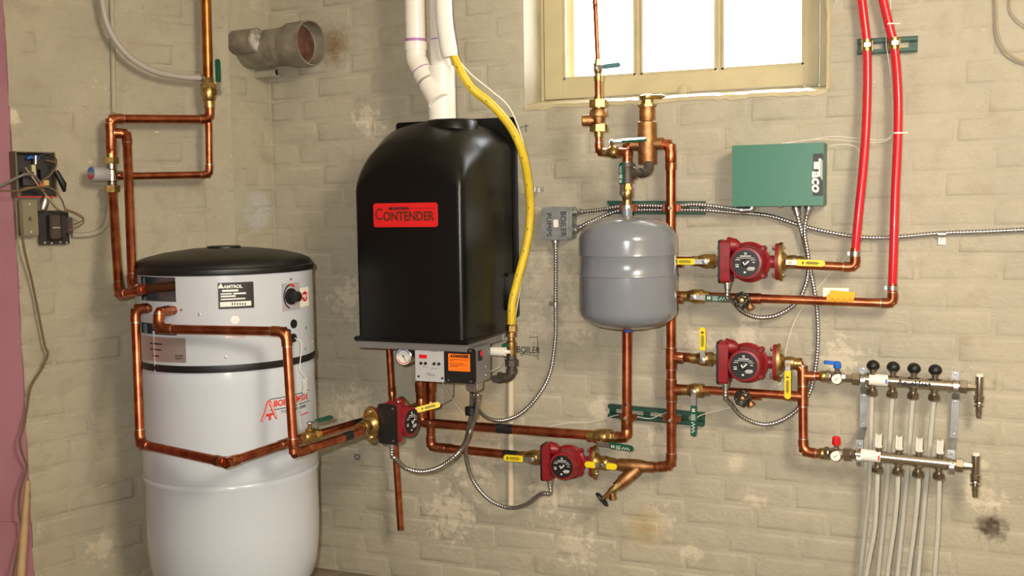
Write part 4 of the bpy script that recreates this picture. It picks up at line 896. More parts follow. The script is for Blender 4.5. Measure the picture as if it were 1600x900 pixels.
# ================================================================ RED TUBES
PR = .0123
pexA = [(1336, 404, D0), (1336.5, 392, D0), (1341, 340, D0), (1348, 270, .07), (1353, 200, .062), (1355, 130, .055), (1354, 70, .05), (1350, 30, .05), (1343, -25, .05)]
pexB = [(1394, 458, D0), (1394.3, 445, D0), (1396, 400, D0), (1399, 300, .07), (1402.5, 220, .065), (1403, 150, .06), (1398, 80, .05), (1388, 35, .05), (1374, -25, .05)]
for q, lb_, (rx, ry) in ((pexA, 'left red plastic heating tube rising past the green control box', (1336, 396)), (pexB, 'right red plastic heating tube, with a white tie halfway up', (1394.3, 450))):
    P = catmull([B(*z_) for z_ in q], 10); t = thing('red_tube', P[0], lb_, 'tube', 'red heating tubes'); MB().tube(P, PR, 18).build('tube', PEXRED, t)
    rc = B(rx, ry, D0); MB().lathe(rc-Z*.006, Z, [(0, PR), (0, PR*1.16), (.012, PR*1.16), (.012, PR)], 18).build('crimp_ring', STEEL, t); MB().box(rc-X*(PR+.004), (.007, .006, .009)).build('crimp_ear', STEEL, t)
for lb_, px, py, d in (('brass hose clamp round the left red tube on the strut', 1354, 71, .05), ('brass hose clamp round the right red tube on the strut', 1397, 68, .05)):
    c = B(px, py, d); t = thing('hose_clamp', c-Z*.018, lb_, 'clamp', 'clamps on the red tubes')
    MB().lathe(c-Z*.016, Z, [(0, PR), (0, PR*1.15), (.032, PR*1.15), (.032, PR)], 18).build('band', BRASS, t); MB().box(c+OUT*PR*1.25+X*.003, (.018, .006, .012)).build('screw_housing', STEEL, t, bevel=.001); MB().box(c+Y*.024, (.03, .018, .028)).build('saddle', BRASS, t)
for lb_, px, py, d in (('white cable tie round the right red tube above the strut', 1391, 38, .05), ('white cable tie round the right red tube beside the green box', 1403, 208, .063)):
    c = B(px, py, d); t = thing('cable_tie', c, lb_, 'cable tie', 'white cable ties'); MB().cyl(c-Z*.002, c+Z*.002, PR*1.12).build('loop', WHITEP, t); MB().box(c+X*(PR+.007), (.014, .002, .003)).build('tail', WHITEP, t)

# ================================================================ ELECTRICAL BOXES
gd = .115; x0, x1 = B(1144, 270, gd).x, B(1287, 270, gd).x; z1, z0 = B(1215, 225, gd).z, B(1215, 322, gd).z
gb = thing('control_box', ((x0+x1)/2, 0, z0), 'green metal pump control box with black and white brand label', 'control box')
MB().box(((x0+x1)/2, -.036, (z0+z1)/2), (x1-x0-.004, .066, z1-z0-.004)).build('back_box', GREYMET, gb)
fc = MB().box(((x0+x1)/2, -gd+.002, (z0+z1)/2), (x1-x0, .004, z1-z0)); fc.box((x1-.001, -gd/2-.006, (z0+z1)/2), (.002, gd-.016, z1-z0)); fc.box((x0+.001, -gd/2-.006, (z0+z1)/2), (.002, gd-.016, z1-z0)); fc.box(((x0+x1)/2, -gd/2-.006, z0+.001), (x1-x0, gd-.016, .002)); fc.box(((x0+x1)/2, -gd/2-.006, z1-.001), (x1-x0, gd-.016, .002)); cv = fc.build('cover', TACO, gb)
la, lb2 = B(1270.5, 240, gd), B(1287, 306, gd); lx0, lx1, lz1, lz0 = la.x, x1-.001, la.z, lb2.z
lab = MB().rbox(((lx0+lx1)/2, -gd-.0006, (lz0+lz1)/2), (lx1-lx0, .0012, lz1-lz0), r=.004).build('brand_label', BLACK, cv)
yb_ = -gd-.0014; hL = lz1-lz0; wL = lx1-lx0
text('aco', .037, V((lx0+wL*.36, yb_, lz1-hL*.66)), -Z, X, WHITEMARK, lab, bold=.0013, sx=1.12, shear=.15)
tm = MB(); tm.box((lx0+wL*.30, yb_, lz1-hL*.28), (wL*.44, .0008, hL*.17)); tm.box((lx0+wL*.62, yb_, lz1-hL*.33), (wL*.16, .0008, hL*.42)); tm.build('letter_bar', WHITEMARK, lab)
for k in range(4): MB().box((lx0+wL*(.74+.055*k), yb_, lz1-hL*(.34+.02*k)), (wL*.03, .0008, hL*.46)).build('stripe', WHITEMARK, lab)
for px in (1217, 1220): MB().lathe(B(px, 322, gd-.02), -Z, [(0, .004), (.004, .003)], 8).build('bottom_screw', STEEL, gb)
jd = .058; x0, x1 = B(846, 348, jd).x, B(893, 348, jd).x; z1, z0 = B(870, 323, jd).z, B(870, 375, jd).z
jb = thing('junction_box', ((x0+x1)/2, 0, z0), 'square galvanised junction box with handwritten cover left of the expansion tank', 'junction box')
MB().rbox(((x0+x1)/2, -jd/2+.002, (z0+z1)/2), (x1-x0-.002, jd-.006, z1-z0-.002), r=.008).build('box', GALV, jb, bevel=.001)
cv = MB().rbox(((x0+x1)/2, -jd, (z0+z1)/2), (x1-x0, .005, z1-z0), r=.014, n=3).build('cover', GALV, jb, bevel=.0015)
MB().rbox(((x0+x1)/2, -jd-.003, (z0+z1)/2), (x1-x0-.024, .003, z1-z0-.014), r=.012, n=3).build('raised_panel', GALV, cv, bevel=.001)
jc = V(((x0+x1)/2, -jd-.005, (z0+z1)/2))
text('BOILER', .025, jc+X*.024-Z*.002, -Z, X, HANDBLACK, cv, sx=1.0); text('PUMPS', .023, jc-X*.024-Z*.004, -Z, X, HANDBLACK, cv, sx=1.1)
MB().rbox(jc+Z*.0, (.016, .002, .024), r=.003).build('tape_patch', PAPER, cv)
for sx in (-1, 1):
    for sz in (-1, 1): MB().lathe(V((jc.x+sx*(x1-x0)*.44, -jd-.002, jc.z+sz*(z1-z0)*.44)), OUT, [(0, .004), (.002, .003)], 10).build('cover_screw', STEEL, cv)
JR = x1
# ================================================================ CABLES
jz = lambda py: B(895, py, .03).z
a = V((JR, -.03, jz(332))); b = V((JR, -.03, jz(361)))
fitx, fitz = B(1172, 326, .04).x, B(1172, 326, .04).z
cable('armoured cable from the junction box to the elbow under the green box', [a, B(935, 328, .035), B(970, 322.5, .04), B(1010, 321.5, .04), B(1050, 322, .04), B(1085, 319.5, .04), B(1120, 323, .04), B(1163, 328.5, .04)], ends=(1, 1))
cable('long armoured cable crossing the wall to the right edge under the red tubes', [b, B(912, 352, .035), B(940, 339, .03), B(968, 329, .028), B(1005, 328, .028), B(1050, 328, .028), B(1100, 328.5, .03), B(1150, 332.5, .025), B(1200, 337, .02), B(1250, 352, .02), B(1300, 364, .02), B(1350, 371, .02), B(1400, 370.5, .02), B(1470, 364.5, .015), B(1540, 362, .015), B(1640, 357, .015)], ends=(1, 0))
t = thing('conduit_elbow', B(1170, 331, .04), 'small zinc cable elbow under the left end of the green box', 'fitting')
MB().tube(fillet([B(1158, 328, .04), B(1175, 327.5, .04), B(1175, 319, .04)], .02), .011, 14).build('elbow', STEEL, t)
# pump cables
def conn_of(lbl): 
    for o in COL.objects:
        if o.parent is None and o.get('label', '') == lbl: return CONN[o.name]
c1 = conn_of('red circulator pump highest on the wall, below the green control box'); c2 = conn_of('red circulator pump in the middle, below the orange-tagged pipe'); c3 = conn_of('red circulator pump at the bottom of the wall, under the expansion tank'); c4 = conn_of('red circulator pump beside the white tank, its black cover facing out')
cable('armoured cable looping from the upper pump up to the green box', [c1, c1-Z*.03, B(1142, 468, .11), B(1160, 487, .08), B(1185, 496, .05), B(1215, 492, .04), B(1245, 472, .035), B(1260, 440, .03), B(1263, 405, .03), B(1257, 365, .035), B(1260, 340, .04), B(1265, 321, .045)], ends=(0, 1))
cable('armoured cable looping under the middle pump and up to the green box', [c2, c2-Z*.03, B(1139, 628, .11), B(1158, 650, .08), B(1185, 662, .05), B(1210, 661, .04), B(1240, 645, .03), B(1264, 615, .025), B(1274, 575, .02), B(1278, 530, .02), B(1276, 480, .02), B(1268, 430, .02), B(1258, 385, .025), B(1248, 345, .04), B(1243, 321, .045)], ends=(0, 1))
hub = B(741, 604, .27)
cable('armoured cable looping from the bottom pump up to the boiler control box', [c3, c3-Z*.03, B(845, 772, .12), B(820, 789, .1), B(795, 793, .09), B(765, 781, .09), B(740, 752, .10), B(728, 715, .13), B(729, 685, .17), B(736, 650, .22), hub+V((-.008, 0, -.02))], ends=(0, 0))
cable('armoured cable looping from the left pump up to the boiler control box', [c4, c4-Z*.025, Q(616, 715, 3.05), Q(633, 731, 3.08), Q(660, 737, 3.10), Q(690, 728, 3.12), Q(718, 705, 3.12), B(734, 675, .22), B(744, 645, .25), hub+V((.012, 0, -.02))], ends=(0, 0))
cable('armoured cable dropping from the junction box and looping to the boiler', [B(868, 374, .03), B(868.5, 420, .02), B(868, 480, .015), B(868, 525, .02), B(860, 580, .03), B(843, 615, .05), B(815, 645, .07), B(785, 657, .10), B(760, 652, .15), B(744, 634, .22), hub+V((.004, -.012, -.022))], ends=(1, 0))
t = thing('cable_connector', hub-Z*.03, 'zinc cable connector cluster under the boiler control box', 'fitting')
MB().rbox(hub+Z*.004, (.042, .04, .034), r=.010).build('body', STEEL, t, bevel=.003); MB().cyl(hub+Z*.018, hub+Z*.03, .014).build('neck', STEEL, t)
MB().lathe(hub+V((-.012, -.021, .002)), OUT, [(0, .005), (.003, .004)], 10).build('screw', STEEL, t); MB().lathe(hub+V((.012, -.021, .002)), OUT, [(0, .005), (.003, .004)], 10).build('screw', STEEL, t)
q = B(737, 642, .235); tag(MB().lathe(q-Z*.012, Z, [(0, .018), (0, .021), (.024, .021), (.024, .018)], 16).build('cable_tie', BLACK), 'black band bundling the armoured cables under the control box', 'band')
for lb_, px, py, d, vert in (('small steel strap on the cable below the junction box', 868, 475, .016, True), ('white one-hole strap on the long cable at the far right', 1472, 366, .015, False)):
    c = B(px, py, d); t = thing('cable_strap', c, lb_, 'strap', 'cable straps')
    if vert: MB().cyl(c-Z*.007, c+Z*.007, .0085).build('loop', STEEL, t); MB().box(c-X*.016+Y*.008, (.02, .003, .014)).build('tab', STEEL, t); MB().lathe(c-X*.018+Y*.006, OUT, [(0, .005), (.004, .003)], 8).build('screw', STEEL, t)
    else: MB().cyl(c-X*.010, c+X*.010, .0088).build('loop', STEEL, t); MB().box(c-Z*.018+Y*.008, (.019, .003, .022)).build('tab', WHITEP, t); MB().lathe(c-Z*.018+Y*.006, OUT, [(0, .005), (.003, .003)], 8).build('screw', STEEL, t)

# ================================================================ MANIFOLDS
def manifold(lower):
    d = .12 if lower else .072
    A, E_ = (B(1337, 709.5, d), B(1494, 726, d)) if lower else (B(1350, 592, d), B(1500, 603.5, d))
    u = (E_-A).normalized(); up = (Z-u*u.z).normalized(); ln = (E_-A).length; s = mpp(A); MR = .0165
    nm = 'lower' if lower else 'upper'
    t = thing('manifold', A-Z*.03, ('lower chrome manifold bar with clear flow meters' if lower else 'upper chrome manifold bar with four black knobs'), 'manifold', 'heating manifolds')
    br = MB().lathe(A, u, [(0, MR), (ln, MR)], 24).build('barrel', CHROME, t)
    for p_, q_ in ((0, .012), (ln-.030, ln-.012)): MB().lathe(A+u*p_, u, [(0, MR), (0, MR*1.16), ((q_-p_)*.3, MR*1.16), ((q_-p_)*.35, MR*1.02), ((q_-p_)*.6, MR*1.02), ((q_-p_)*.65, MR*1.16), (q_-p_, MR*1.16), (q_-p_, MR)], 24).build('end_ring', CHROME, t)
    lbx = MB().lathe(A+u*.014, u, [(0, MR*1.012), (ln*.20, MR*1.012)], 24).build('paper_band', PAPER, t)
    c_ = A+u*(.014+ln*.185)+OUT*MR*1.02; MB().box(c_, (.004, .002, .012), (u, OUT, up)).build('colour_mark', REDPL if lower else BLUEP, t)
    if not lower: text('AquaHeat', .021, A+u*ln*.53+OUT*(MR+.0005), u, up, DARKMARK, t, bold=.0008)
    for px in ((1371.5, 1403.5, 1435, 1467.5) if lower else (1363, 1394.5, 1427, 1460)):
        x_ = B(px, 600 if not lower else 718, d).x; f = (x_-A.x)/u.x; c = A+u*f
        MB().lathe(c, up, [(MR*.8, .009), (.024, .009), (.025, .011), (.030, .011)], 14).build('valve_stem', CHROME, t)
        if lower:
            fm = MB().lathe(c+up*.026, up, [(0, .011), (.004, .012), (.006, .0085), (.034, .0085), (.036, .006)], 16).build('flow_meter', CLEARP, t)
            for a_ in range(4):
                th = math.pi/4+math.pi/2*a_; MB().box(c+up*.046+(u*math.cos(th)+OUT*math.sin(th))*.0095, (.003, .003, .034), (u, OUT, up)).build('meter_cage', WHITEP, fm)
            MB().cyl(c+up*.05, c+up*.06, .002, seg=8).build('meter_needle', REDPL, fm)
        else:
            MB().lathe(c+up*.029, up, [(0, .013), (.006, .0175), (.014, .0175), (.022, .013), (.026, .006), (.027, 0)], 12).build('knob', BLACK, t)
        MB().lathe(c, -up, [(MR*.8, .010), (.026, .009), (.027, .0125), (.032, .0125)], 14).build('outlet', CHROME, t)
        MB().lathe(c-up*.030, -up, [(0, .0135), (.002, .0165), (.013, .0165), (.017, .0125), (.018, .008)], 6).build('outlet_nut', CHROME, t, angle=20)
    # inlet valve with thermometer
    J = B(1283, 708.5, .105) if lower else B(1284, 588, D0); wd = (A-J); wl = wd.length; wn = wd.normalized()
    iv = thing('manifold_valve', J-Z*.03, ('inlet valve with red handle and thermometer on the lower manifold' if lower else 'inlet valve with blue handle and thermometer on the upper manifold'), 'valve', 'manifold inlet valves')
    MB().lathe(J, wn, [(-.006, .0135), (0, .0165), (.008, .0165), (.012, .014), (.016, .014)], 18).build('adapter', BRASS, iv)
    MB().lathe(J, wn, [(.010, .016), (.012, .020), (.022, .020), (.024, .016), (.030, .0175), (.052, .0175), (.056, .014), (.064, .012)], 8).build('body', CHROME, iv, angle=25)
    MB().lathe(J, wn, [(.062, .012), (wl-.034, .012), (wl-.032, .0195), (wl-.012, .0195), (wl-.010, .014), (wl, .014)], 6).build('union_nut', CHROME, iv, angle=25)
    g = J+wn*.042+OUT*.019+Z*-.002; MB().lathe(g, OUT, [(-.006, .014), (0, .0155), (.003, .0155), (.004, .0135)], 24).build('thermometer_case', CHROME, iv)
    fo = MB().lathe(g+OUT*.0042, OUT, [(0, .0135), (.0003, 0)], 24).build('thermometer_face', PAPER, iv); MB().box(g+OUT*.0052+V((0, 0, 0)), (.012, .0008, .0012), (V((.8, 0, .6)), OUT, V((-.6, 0, .8)))).build('needle', DARKMARK, fo)
    s0 = J+wn*.042; MB().cyl(s0+Z*.014, s0+Z*.030, .007).build('stem', CHROME, iv)
    if lower: MB().lathe(s0+Z*.026, Z, [(0, .011), (.004, .0125), (.022, .0105), (.024, .008)], 10).build('handle', REDPL, iv)
    else:
        h = MB(); h.lathe(s0+Z*.024, Z, [(0, .008), (.004, .011), (.020, .010), (.022, .006)], 14); h.plate(s0+Z*.040+X*.008, -X+Z*.05, Z+X*.05, .013, .046, .010); h.build('handle', BLUEP, iv, bevel=.002)
    # end drain
    F = E_; dr = thing('manifold_drain', F-Z*.07, ('drain cock on the end of the lower manifold' if lower else 'drain cock on the end of the upper manifold'), 'valve', 'manifold drain cocks')
    MB().lathe(F, u, [(-.004, MR*.9), (0, .0195), (.016, .0195), (.018, .012), (.030, .010), (.040, .010)], 6).build('union_nut', CHROME, dr, angle=25)
    c = F+u*.048; MB().lathe(c, Z, [(-.038, .010), (-.034, .0135), (-.022, .0135), (-.020, .0105), (.030, .0105), (.032, .010)], 18).build('body', CHROME, dr)
    MB().lathe(c+Z*.031, Z, [(0, .0105), (.007, .0105), (.008, .008)], 14).build('vent_cap', WHITEP, dr)
    MB().lathe(c-Z*.038, -Z, [(0, .012), (.004, .013), (.006, .008), (.010, .0075), (.011, .0135), (.014, .0135)], 12).build('cock', CHROME, dr)
    MB().lathe(c-Z*.050, -Z, [(0, .0085), (.012, .0085), (.013, .0095), (.024, .0075), (.026, .008), (.034, .0065)], 14).build('hose_tail', CHROME, dr)
    return t
manifold(False); manifold(True)
for lb_, off in (('zigzag steel bracket holding the left ends of both manifolds', 0), ('zigzag steel bracket holding the right ends of both manifolds', 1)):
    if not off: P = [(1349, 574, .05), (1349, 583, .05), (1349, 604, .05), (1350, 615, .025), (1349.5, 668, .025), (1343, 688, .09), (1343.5, 700, .09), (1343, 728, .09)]
    else: P = [(1493, 580, .05), (1493, 592, .05), (1493, 614, .05), (1493, 624, .025), (1490.5, 684, .025), (1486, 704, .09), (1487, 712, .09), (1485, 741, .09)]
    pts = [B(*q) for q in P]; t = thing('manifold_bracket', pts[-1], lb_, 'bracket', 'manifold brackets'); hw = .0095
    nr = []
    for i, p in enumerate(pts):
        tn = (pts[min(i+1, len(pts)-1)]-pts[max(i-1, 0)]).normalized(); nr.append(X.cross(tn).normalized())
    vs = []
    for p, n_ in zip(pts, nr):
        if n_.y > 0: n_ = -n_
        vs += [p-X*hw, p+X*hw, p+X*hw+n_*.0025, p-X*hw+n_*.0025]
    k = len(pts); fs = [(0, 1, 2, 3), (4*k-4, 4*k-1, 4*k-2, 4*k-3)] + [(4*i+j, 4*i+(j+1) % 4, 4*i+4+(j+1) % 4, 4*i+4+j) for i in range(k-1) for j in range(4)]
    MB().add(vs, fs).build('strip', GALV, t)
    for i_, f_ in ((0, .3), (3, .06), (3, .9), (5, .5), (6, .9)):
        c = pts[i_].lerp(pts[i_+1], f_)+OUT*.003; MB().lathe(c, OUT, [(0, .0045), (.003, .004), (.0032, .002)], 10).build('screw', STEEL, t)
    for i_ in (1, 6):
        c = pts[i_].lerp(pts[i_+1], .45)+OUT*(.022 if i_ == 1 else .03); MB().lathe(c-X*.006, X, [(0, .0166), (0, .0205), (.012, .0205), (.012, .0166)], 22).build('clamp_ring', STEEL, t)
ups = ((1362, 1357, 1344), (1394, 1385, 1372), (1426, 1415, 1402), (1459, 1446, 1434)); los = ((1371, 1366, 1353), (1403, 1396, 1386), (1435, 1428, 1419), (1468, 1465, 1460))
ordn = ('first', 'second', 'third', 'fourth')
for i, (a, b, c) in enumerate(ups):
    tag(MB().tube(catmull([B(a, 616+3*i, .072), B((a+b)/2+.5, 690, .062), B(b, 770, .05), B(c, 900, .045), B(c-5, 960, .045)], 10), .0068, 14).build('floor_tube', PEXW), f'{ordn[i]} milky tube from the left hanging from the upper manifold', 'tube', 'milky floor heating tubes')
for i, (a, b, c) in enumerate(los):
    tag(MB().tube(catmull([B(a, 733+3.4*i, .12), B(a-1, 770, .115), B(b, 830, .10), B(c, 900, .085), B(c-5, 960, .08)], 10), .0068, 14).build('floor_tube', PEXW), f'{ordn[i]} milky tube from the left hanging from the lower manifold', 'tube', 'milky floor heating tubes')

# ================================================================ LEFT WALL
DL = .085
t = run('wide old copper riser coming down from the ceiling in the corner', [L(320.5, -45, DL), L(325, 127, DL)], .0162, m=COPPER_OLD)
valve('brass ball valve with upright green lever on the wide riser', L(326, 145, DL), Z, RGT*.92-FWD*.4, .0145, Z, GREENG, hlen=.105, neck=2.8, group='green-levered ball valves')
run('copper pipe from the green-levered valve across the left wall to the mixing valve', [L(327, 160, DL), L(328, 186.5, DL), L(172, 185.5, DL), L(174, 247, DL)], .0135, reach=1.9, joints=((2, .8),), tees=((2, .38, LD*-1, .0125),))
run('thin copper pipe dropping from the valve and back to the mixing valve', [L(326, 192, DL+.012), L(327, 273, DL+.012), L(186, 275.5, DL+.012)], .0113, reach=1.9)
tt = T(228, 452); inn = TP(tt[0], tt[1], TR+.05); t3 = T(272, 447)
run('inner copper pipe from the tee down to the top of the white tank', [L(180, 208, DL+.005), L(198, 208, DL+.012), Q(207, 449, 2.93), Q(220, 451, 2.90)], .0132, reach=1.9)
p4_ = [L(176, 300, DL), Q(186, 461, 2.95), Q(232, 451, 2.865), TP(*t3, TR-.008)]
run('outer copper pipe from the mixing valve down into the white tank', [p4_[0], p4_[1], p4_[2]], .0132, reach=1.9, joints=((1, .75),))
tag(MB().cyl(p4_[2], p4_[3], .0135).build('tank_nipple', mat('tarnished_tube', srgb(96, 60, 40), .4, .7)), 'dark tarnished pipe stub inside the cut-out of the white tank', 'pipe')
mx = thing('mixing_valve', L(175, 305, DL), 'nickel mixing valve with grey temperature cap on the left wall', 'valve')
q = L(174.5, 274, DL); dz = lambda a_: L(174.5, a_, DL).z-q.z
MB().lathe(q, Z, [(dz(296), .012), (dz(293), .0155), (dz(285), .0155), (dz(283), .019), (dz(266), .019), (dz(264), .0155), (dz(256), .0155), (dz(254), .012)], 22).build('body', CHROME, mx)
for a_, b_ in ((300, 290), (256, 246)): MB().lathe(q, Z, [(dz(a_), .015), (dz(a_), .0225), (dz(b_), .0225), (dz(b_), .015)], 6).build('union_nut', BRASS, mx, angle=20)
MB().cyl(q+Z*dz(306), q+Z*dz(298), .0155).build('tailpiece', BRASS, mx); MB().cyl(q+Z*dz(247), q+Z*dz(240), .0155).build('tailpiece', BRASS, mx)
MB().cyl(q, q-LD*.035, .014).build('side_port', CHROME, mx)
ca = (-RGT*.62-FWD*.78); ca = (ca-UPV*.0).normalized(); MB().lathe(q, ca, [(.008, .015), (.016, .020), (.060, .0235), (.066, .0215), (.0665, .014), (.0665, 0)], 24).build('temperature_cap', GREYPL, mx)
n_, u_, v_ = basis(ca)
if v_.z < 0: v_ = -v_
u_ = v_.cross(n_)
for a0_, a1_, m in ((20, 160, BLUEP), (200, 340, REDPL)): MB().tube([q+ca*.0668+(u_*math.cos(math.radians(k))+v_*math.sin(math.radians(k)))*.0145 for k in range(a0_, a1_+1, 14)], .003, 6).build('scale_arc', m, mx)
# flue stubs
def stub(label, px, py, d, r0, parts):
    e = C_(px, py, d); a = e-CN*d; t = thing('flue_stub', a-Z*r0, label, 'flue', 'capped flue stubs'); parts(a, e, t); return t
def big(a, e, t):
    l_ = (e-a).length
    MB().lathe(a, CN, [(-.01, .062), (.004, .062), (l_*.55, .062), (l_*.55, .0635), (l_*.57, .0635), (l_*.57, .062), (l_*.8, .062)], 40).build('pipe', TIN, t)
    MB().lathe(a, CN, [(l_-.10, .062), (l_-.10, .066), (l_-.085, .073), (l_-.06, .074), (l_, .074), (l_, .070), (l_-.045, .068), (l_-.045, .0)], 40).build('collar', TIN, t)
    MB().lathe(a+CN*(l_-.046), CN, [(0, .067), (.006, .05), (.010, .02), (.009, 0)], 24).build('plug', RUST, t)
stub('large tin flue stub with open rusty end poking from the corner wall', 487, 67, .29, .075, big)
stub('small tin flue cap with a white broken end beside the large stub', 402, 63, .10, .042, lambda a, e, t: (MB().lathe(a, CN, [(-.01, .042), (.10, .041), (.102, .038)], 28).build('pipe', TIN, t), MB().lathe(e, CN, [(.002, .036), (.006, .024), (.012, .012), (.010, 0)], 12).build('plaster_plug', mat('broken_plaster', srgb(206, 200, 190), .8, 0, .6, 40, bump=.8, bscale=50), t)))
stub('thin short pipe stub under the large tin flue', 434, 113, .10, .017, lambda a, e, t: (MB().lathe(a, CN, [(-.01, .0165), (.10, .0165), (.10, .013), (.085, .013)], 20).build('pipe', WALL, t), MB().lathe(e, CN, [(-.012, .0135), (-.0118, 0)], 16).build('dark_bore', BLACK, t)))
P = [L(156, -30, .06), L(160, 5, .06), L(166, 35, .06), L(180, 63, .065), (L(205, 91, .07)), L(240, 111, .075), L(280, 119.5, .08), L(317, 122, .085)]
t = thing('grey_hose', P[-1], 'grey plastic hose curving across the left wall to the wide riser', 'hose'); MB().tube(catmull(P, 10), .0098, 16).build('tube', HOSE, t); MB().lathe(P[-1], P[-2]-P[-1], [(-.004, .0075), (.004, .011), (.010, .011)], 14).build('clamp', STEEL, t)
tag(MB().tube([L(173.5, -40, .008), L(176, 60, .008), L(178, 176, .008)], .0078, 12).build('painted_conduit', WALL), 'thin painted conduit running up the left wall behind the grey hose', 'conduit')
tag(MB().tube(catmull([L(112, 368, .008), L(140, 366.5, .008), L(160, 358, .008), L(168, 342, .008), L(171, 315, .008), L(172, 290, .008)], 8), .0085, 12).build('painted_conduit', WALL), 'curved painted conduit leaving the electrical boxes on the left wall', 'conduit')
def lbox(px0, py0, px1, py1, d0, d1, mbx=None, r_=.002):
    a, b = L(px0, (py0+py1)/2, d1), L(px1, (py0+py1)/2, d1); zt_, zb_ = L((px0+px1)/2, py0, d1).z, L((px0+px1)/2, py1, d1).z; c = (a+b)/2; c.z = (zt_+zb_)/2; c -= LN*(d1-d0)/2
    w_ = (b-a).dot(-LD)
    return (mbx or MB()).rbox(c, (w_, d1-d0, zt_-zb_), (-LD, LN, Z), r=r_), c, w_, zt_-zb_
m_, c, w_, h_ = lbox(22, 206, 146, 366, 0, .006); tag(m_.build('backing_board', WALL, bevel=.001), 'painted backing board behind the open electrical boxes', 'board')
# open relay box
_, c, w_, h_ = lbox(26, 237, 88, 308, 0, .05); wh = c+LN*.025; n_ = LN; e1 = -LD
rb = thing('relay_box', c-Z*h_/2, 'open electrical relay box with loose wiring at the left edge', 'electrical box')
back = c-LN*.014; MB().box(back, (w_, .004, h_), (e1, n_, Z)).build('back', BLACK, rb)
for s_, nm in ((-1, 'side'), (1, 'side')): MB().box(c+e1*s_*(w_/2-.001), (.003, .05, h_), (e1, n_, Z)).build(nm, OLIVE, rb)
for s_ in (-1, 1): MB().box(c+Z*s_*(h_/2-.001), (w_, .05, .003), (e1, n_, Z)).build('end', OLIVE if s_ > 0 else BADGE, rb)
for dx, dz_, sx, sz, dp_, m in ((-.02, -.012, .032, .04, .03, mat('dark_relay', srgb(54, 52, 54), .5)), (.022, .03, .036, .03, .02, BLACK), (.03, -.01, .03, .05, .03, BLACK), (-.0, .012, .012, .034, .02, mat('cream_terminal', srgb(206, 196, 160), .5)), (.028, -.024, .016, .016, .034, mat('amber_terminal', srgb(214, 178, 110), .5)), (.016, -.03, .014, .012, .034, mat('orange_terminal', srgb(206, 92, 46), .5))):
    MB().box(back+LN*(dp_/2)+e1*dx+Z*dz_, (sx, dp_, sz), (e1, n_, Z)).build('component', m, rb, bevel=.001)
for dx, dz_ in ((-.018, .046), (-.004, .048), (.002, .044)): MB().lathe(back+LN*.02+e1*dx+Z*dz_, e1+Z*.4, [(0, .003), (.012, .0055), (.016, .004)], 10).build('wire_nut', BLUEP, rb)
MB().cyl(back+LN*.02+e1*.005+Z*.03, back+LN*.022+e1*.006+Z*.055, .007).build('capacitor', STEEL, rb)
MB().tube([back+LN*.05+e1*.05+Z*.01, back+LN*.06+e1*.066-Z*.03, back+LN*.055+e1*.07-Z*.05], [.008, .010, .004], 10).build('cable_bushing', BLACK, rb)
m_, c, w_, h_ = lbox(34, 312, 60, 369, .002, .04, r_=.006); sb = thing('switch_box', c-Z*h_/2, 'olive grey metal toggle switch box under the open relay box', 'switch')
m_.build('box', OLIVE, sb, bevel=.003); MB().tube([c+LN*.018, c+LN*.030-Z*.006], [.005, .003], 8).build('toggle', OLIVE, sb)
for s_ in (-1, 1): MB().lathe(c+LN*.019+Z*s_*h_*.38, LN, [(0, .004), (.002, .003)], 10).build('screw', STEEL, sb)
m_, c, w_, h_ = lbox(61, 329, 108, 382, .012, .022, r_=.004); tr = thing('transformer', c-Z*h_/2, 'black dangling relay on a square plate beside the switch box', 'transformer')
m_.build('plate', BLACK, tr, bevel=.001)
MB().box(c+LN*.02-e1*.008+Z*.002, (.03, .035, .07), (e1, n_, Z)).build('coil', mat('brown_coil', srgb(62, 50, 44), .5), tr, bevel=.003); MB().box(c+LN*.02+e1*.016, (.016, .034, .064), (e1, n_, Z)).build('core', BLACK, tr, bevel=.002); MB().box(c+LN*.018+e1*.036+Z*.004, (.018, .03, .05), (e1, n_, Z)).build('contact_block', mat('dark_brown_block', srgb(70, 50, 44), .5), tr, bevel=.003)
MB().box(c+LN*.038-e1*.006, (.022, .002, .003), (e1, n_, Z)).build('spring_clip', STEEL, tr)
for dx, dz_ in ((-.03, -.044), (-.01, -.046), (.015, -.044), (.034, -.046)): MB().lathe(c+LN*.005+e1*dx+Z*dz_, LN, [(0, .0035), (.002, .003)], 8).build('terminal_screw', STEEL, tr)
q = L(72, 318, .05); MB().lathe(q+Z*.018, -Z-e1*.3, [(0, .010), (.02, .014), (.038, .010)], 14).build('conduit_bushing', STEEL, tr)
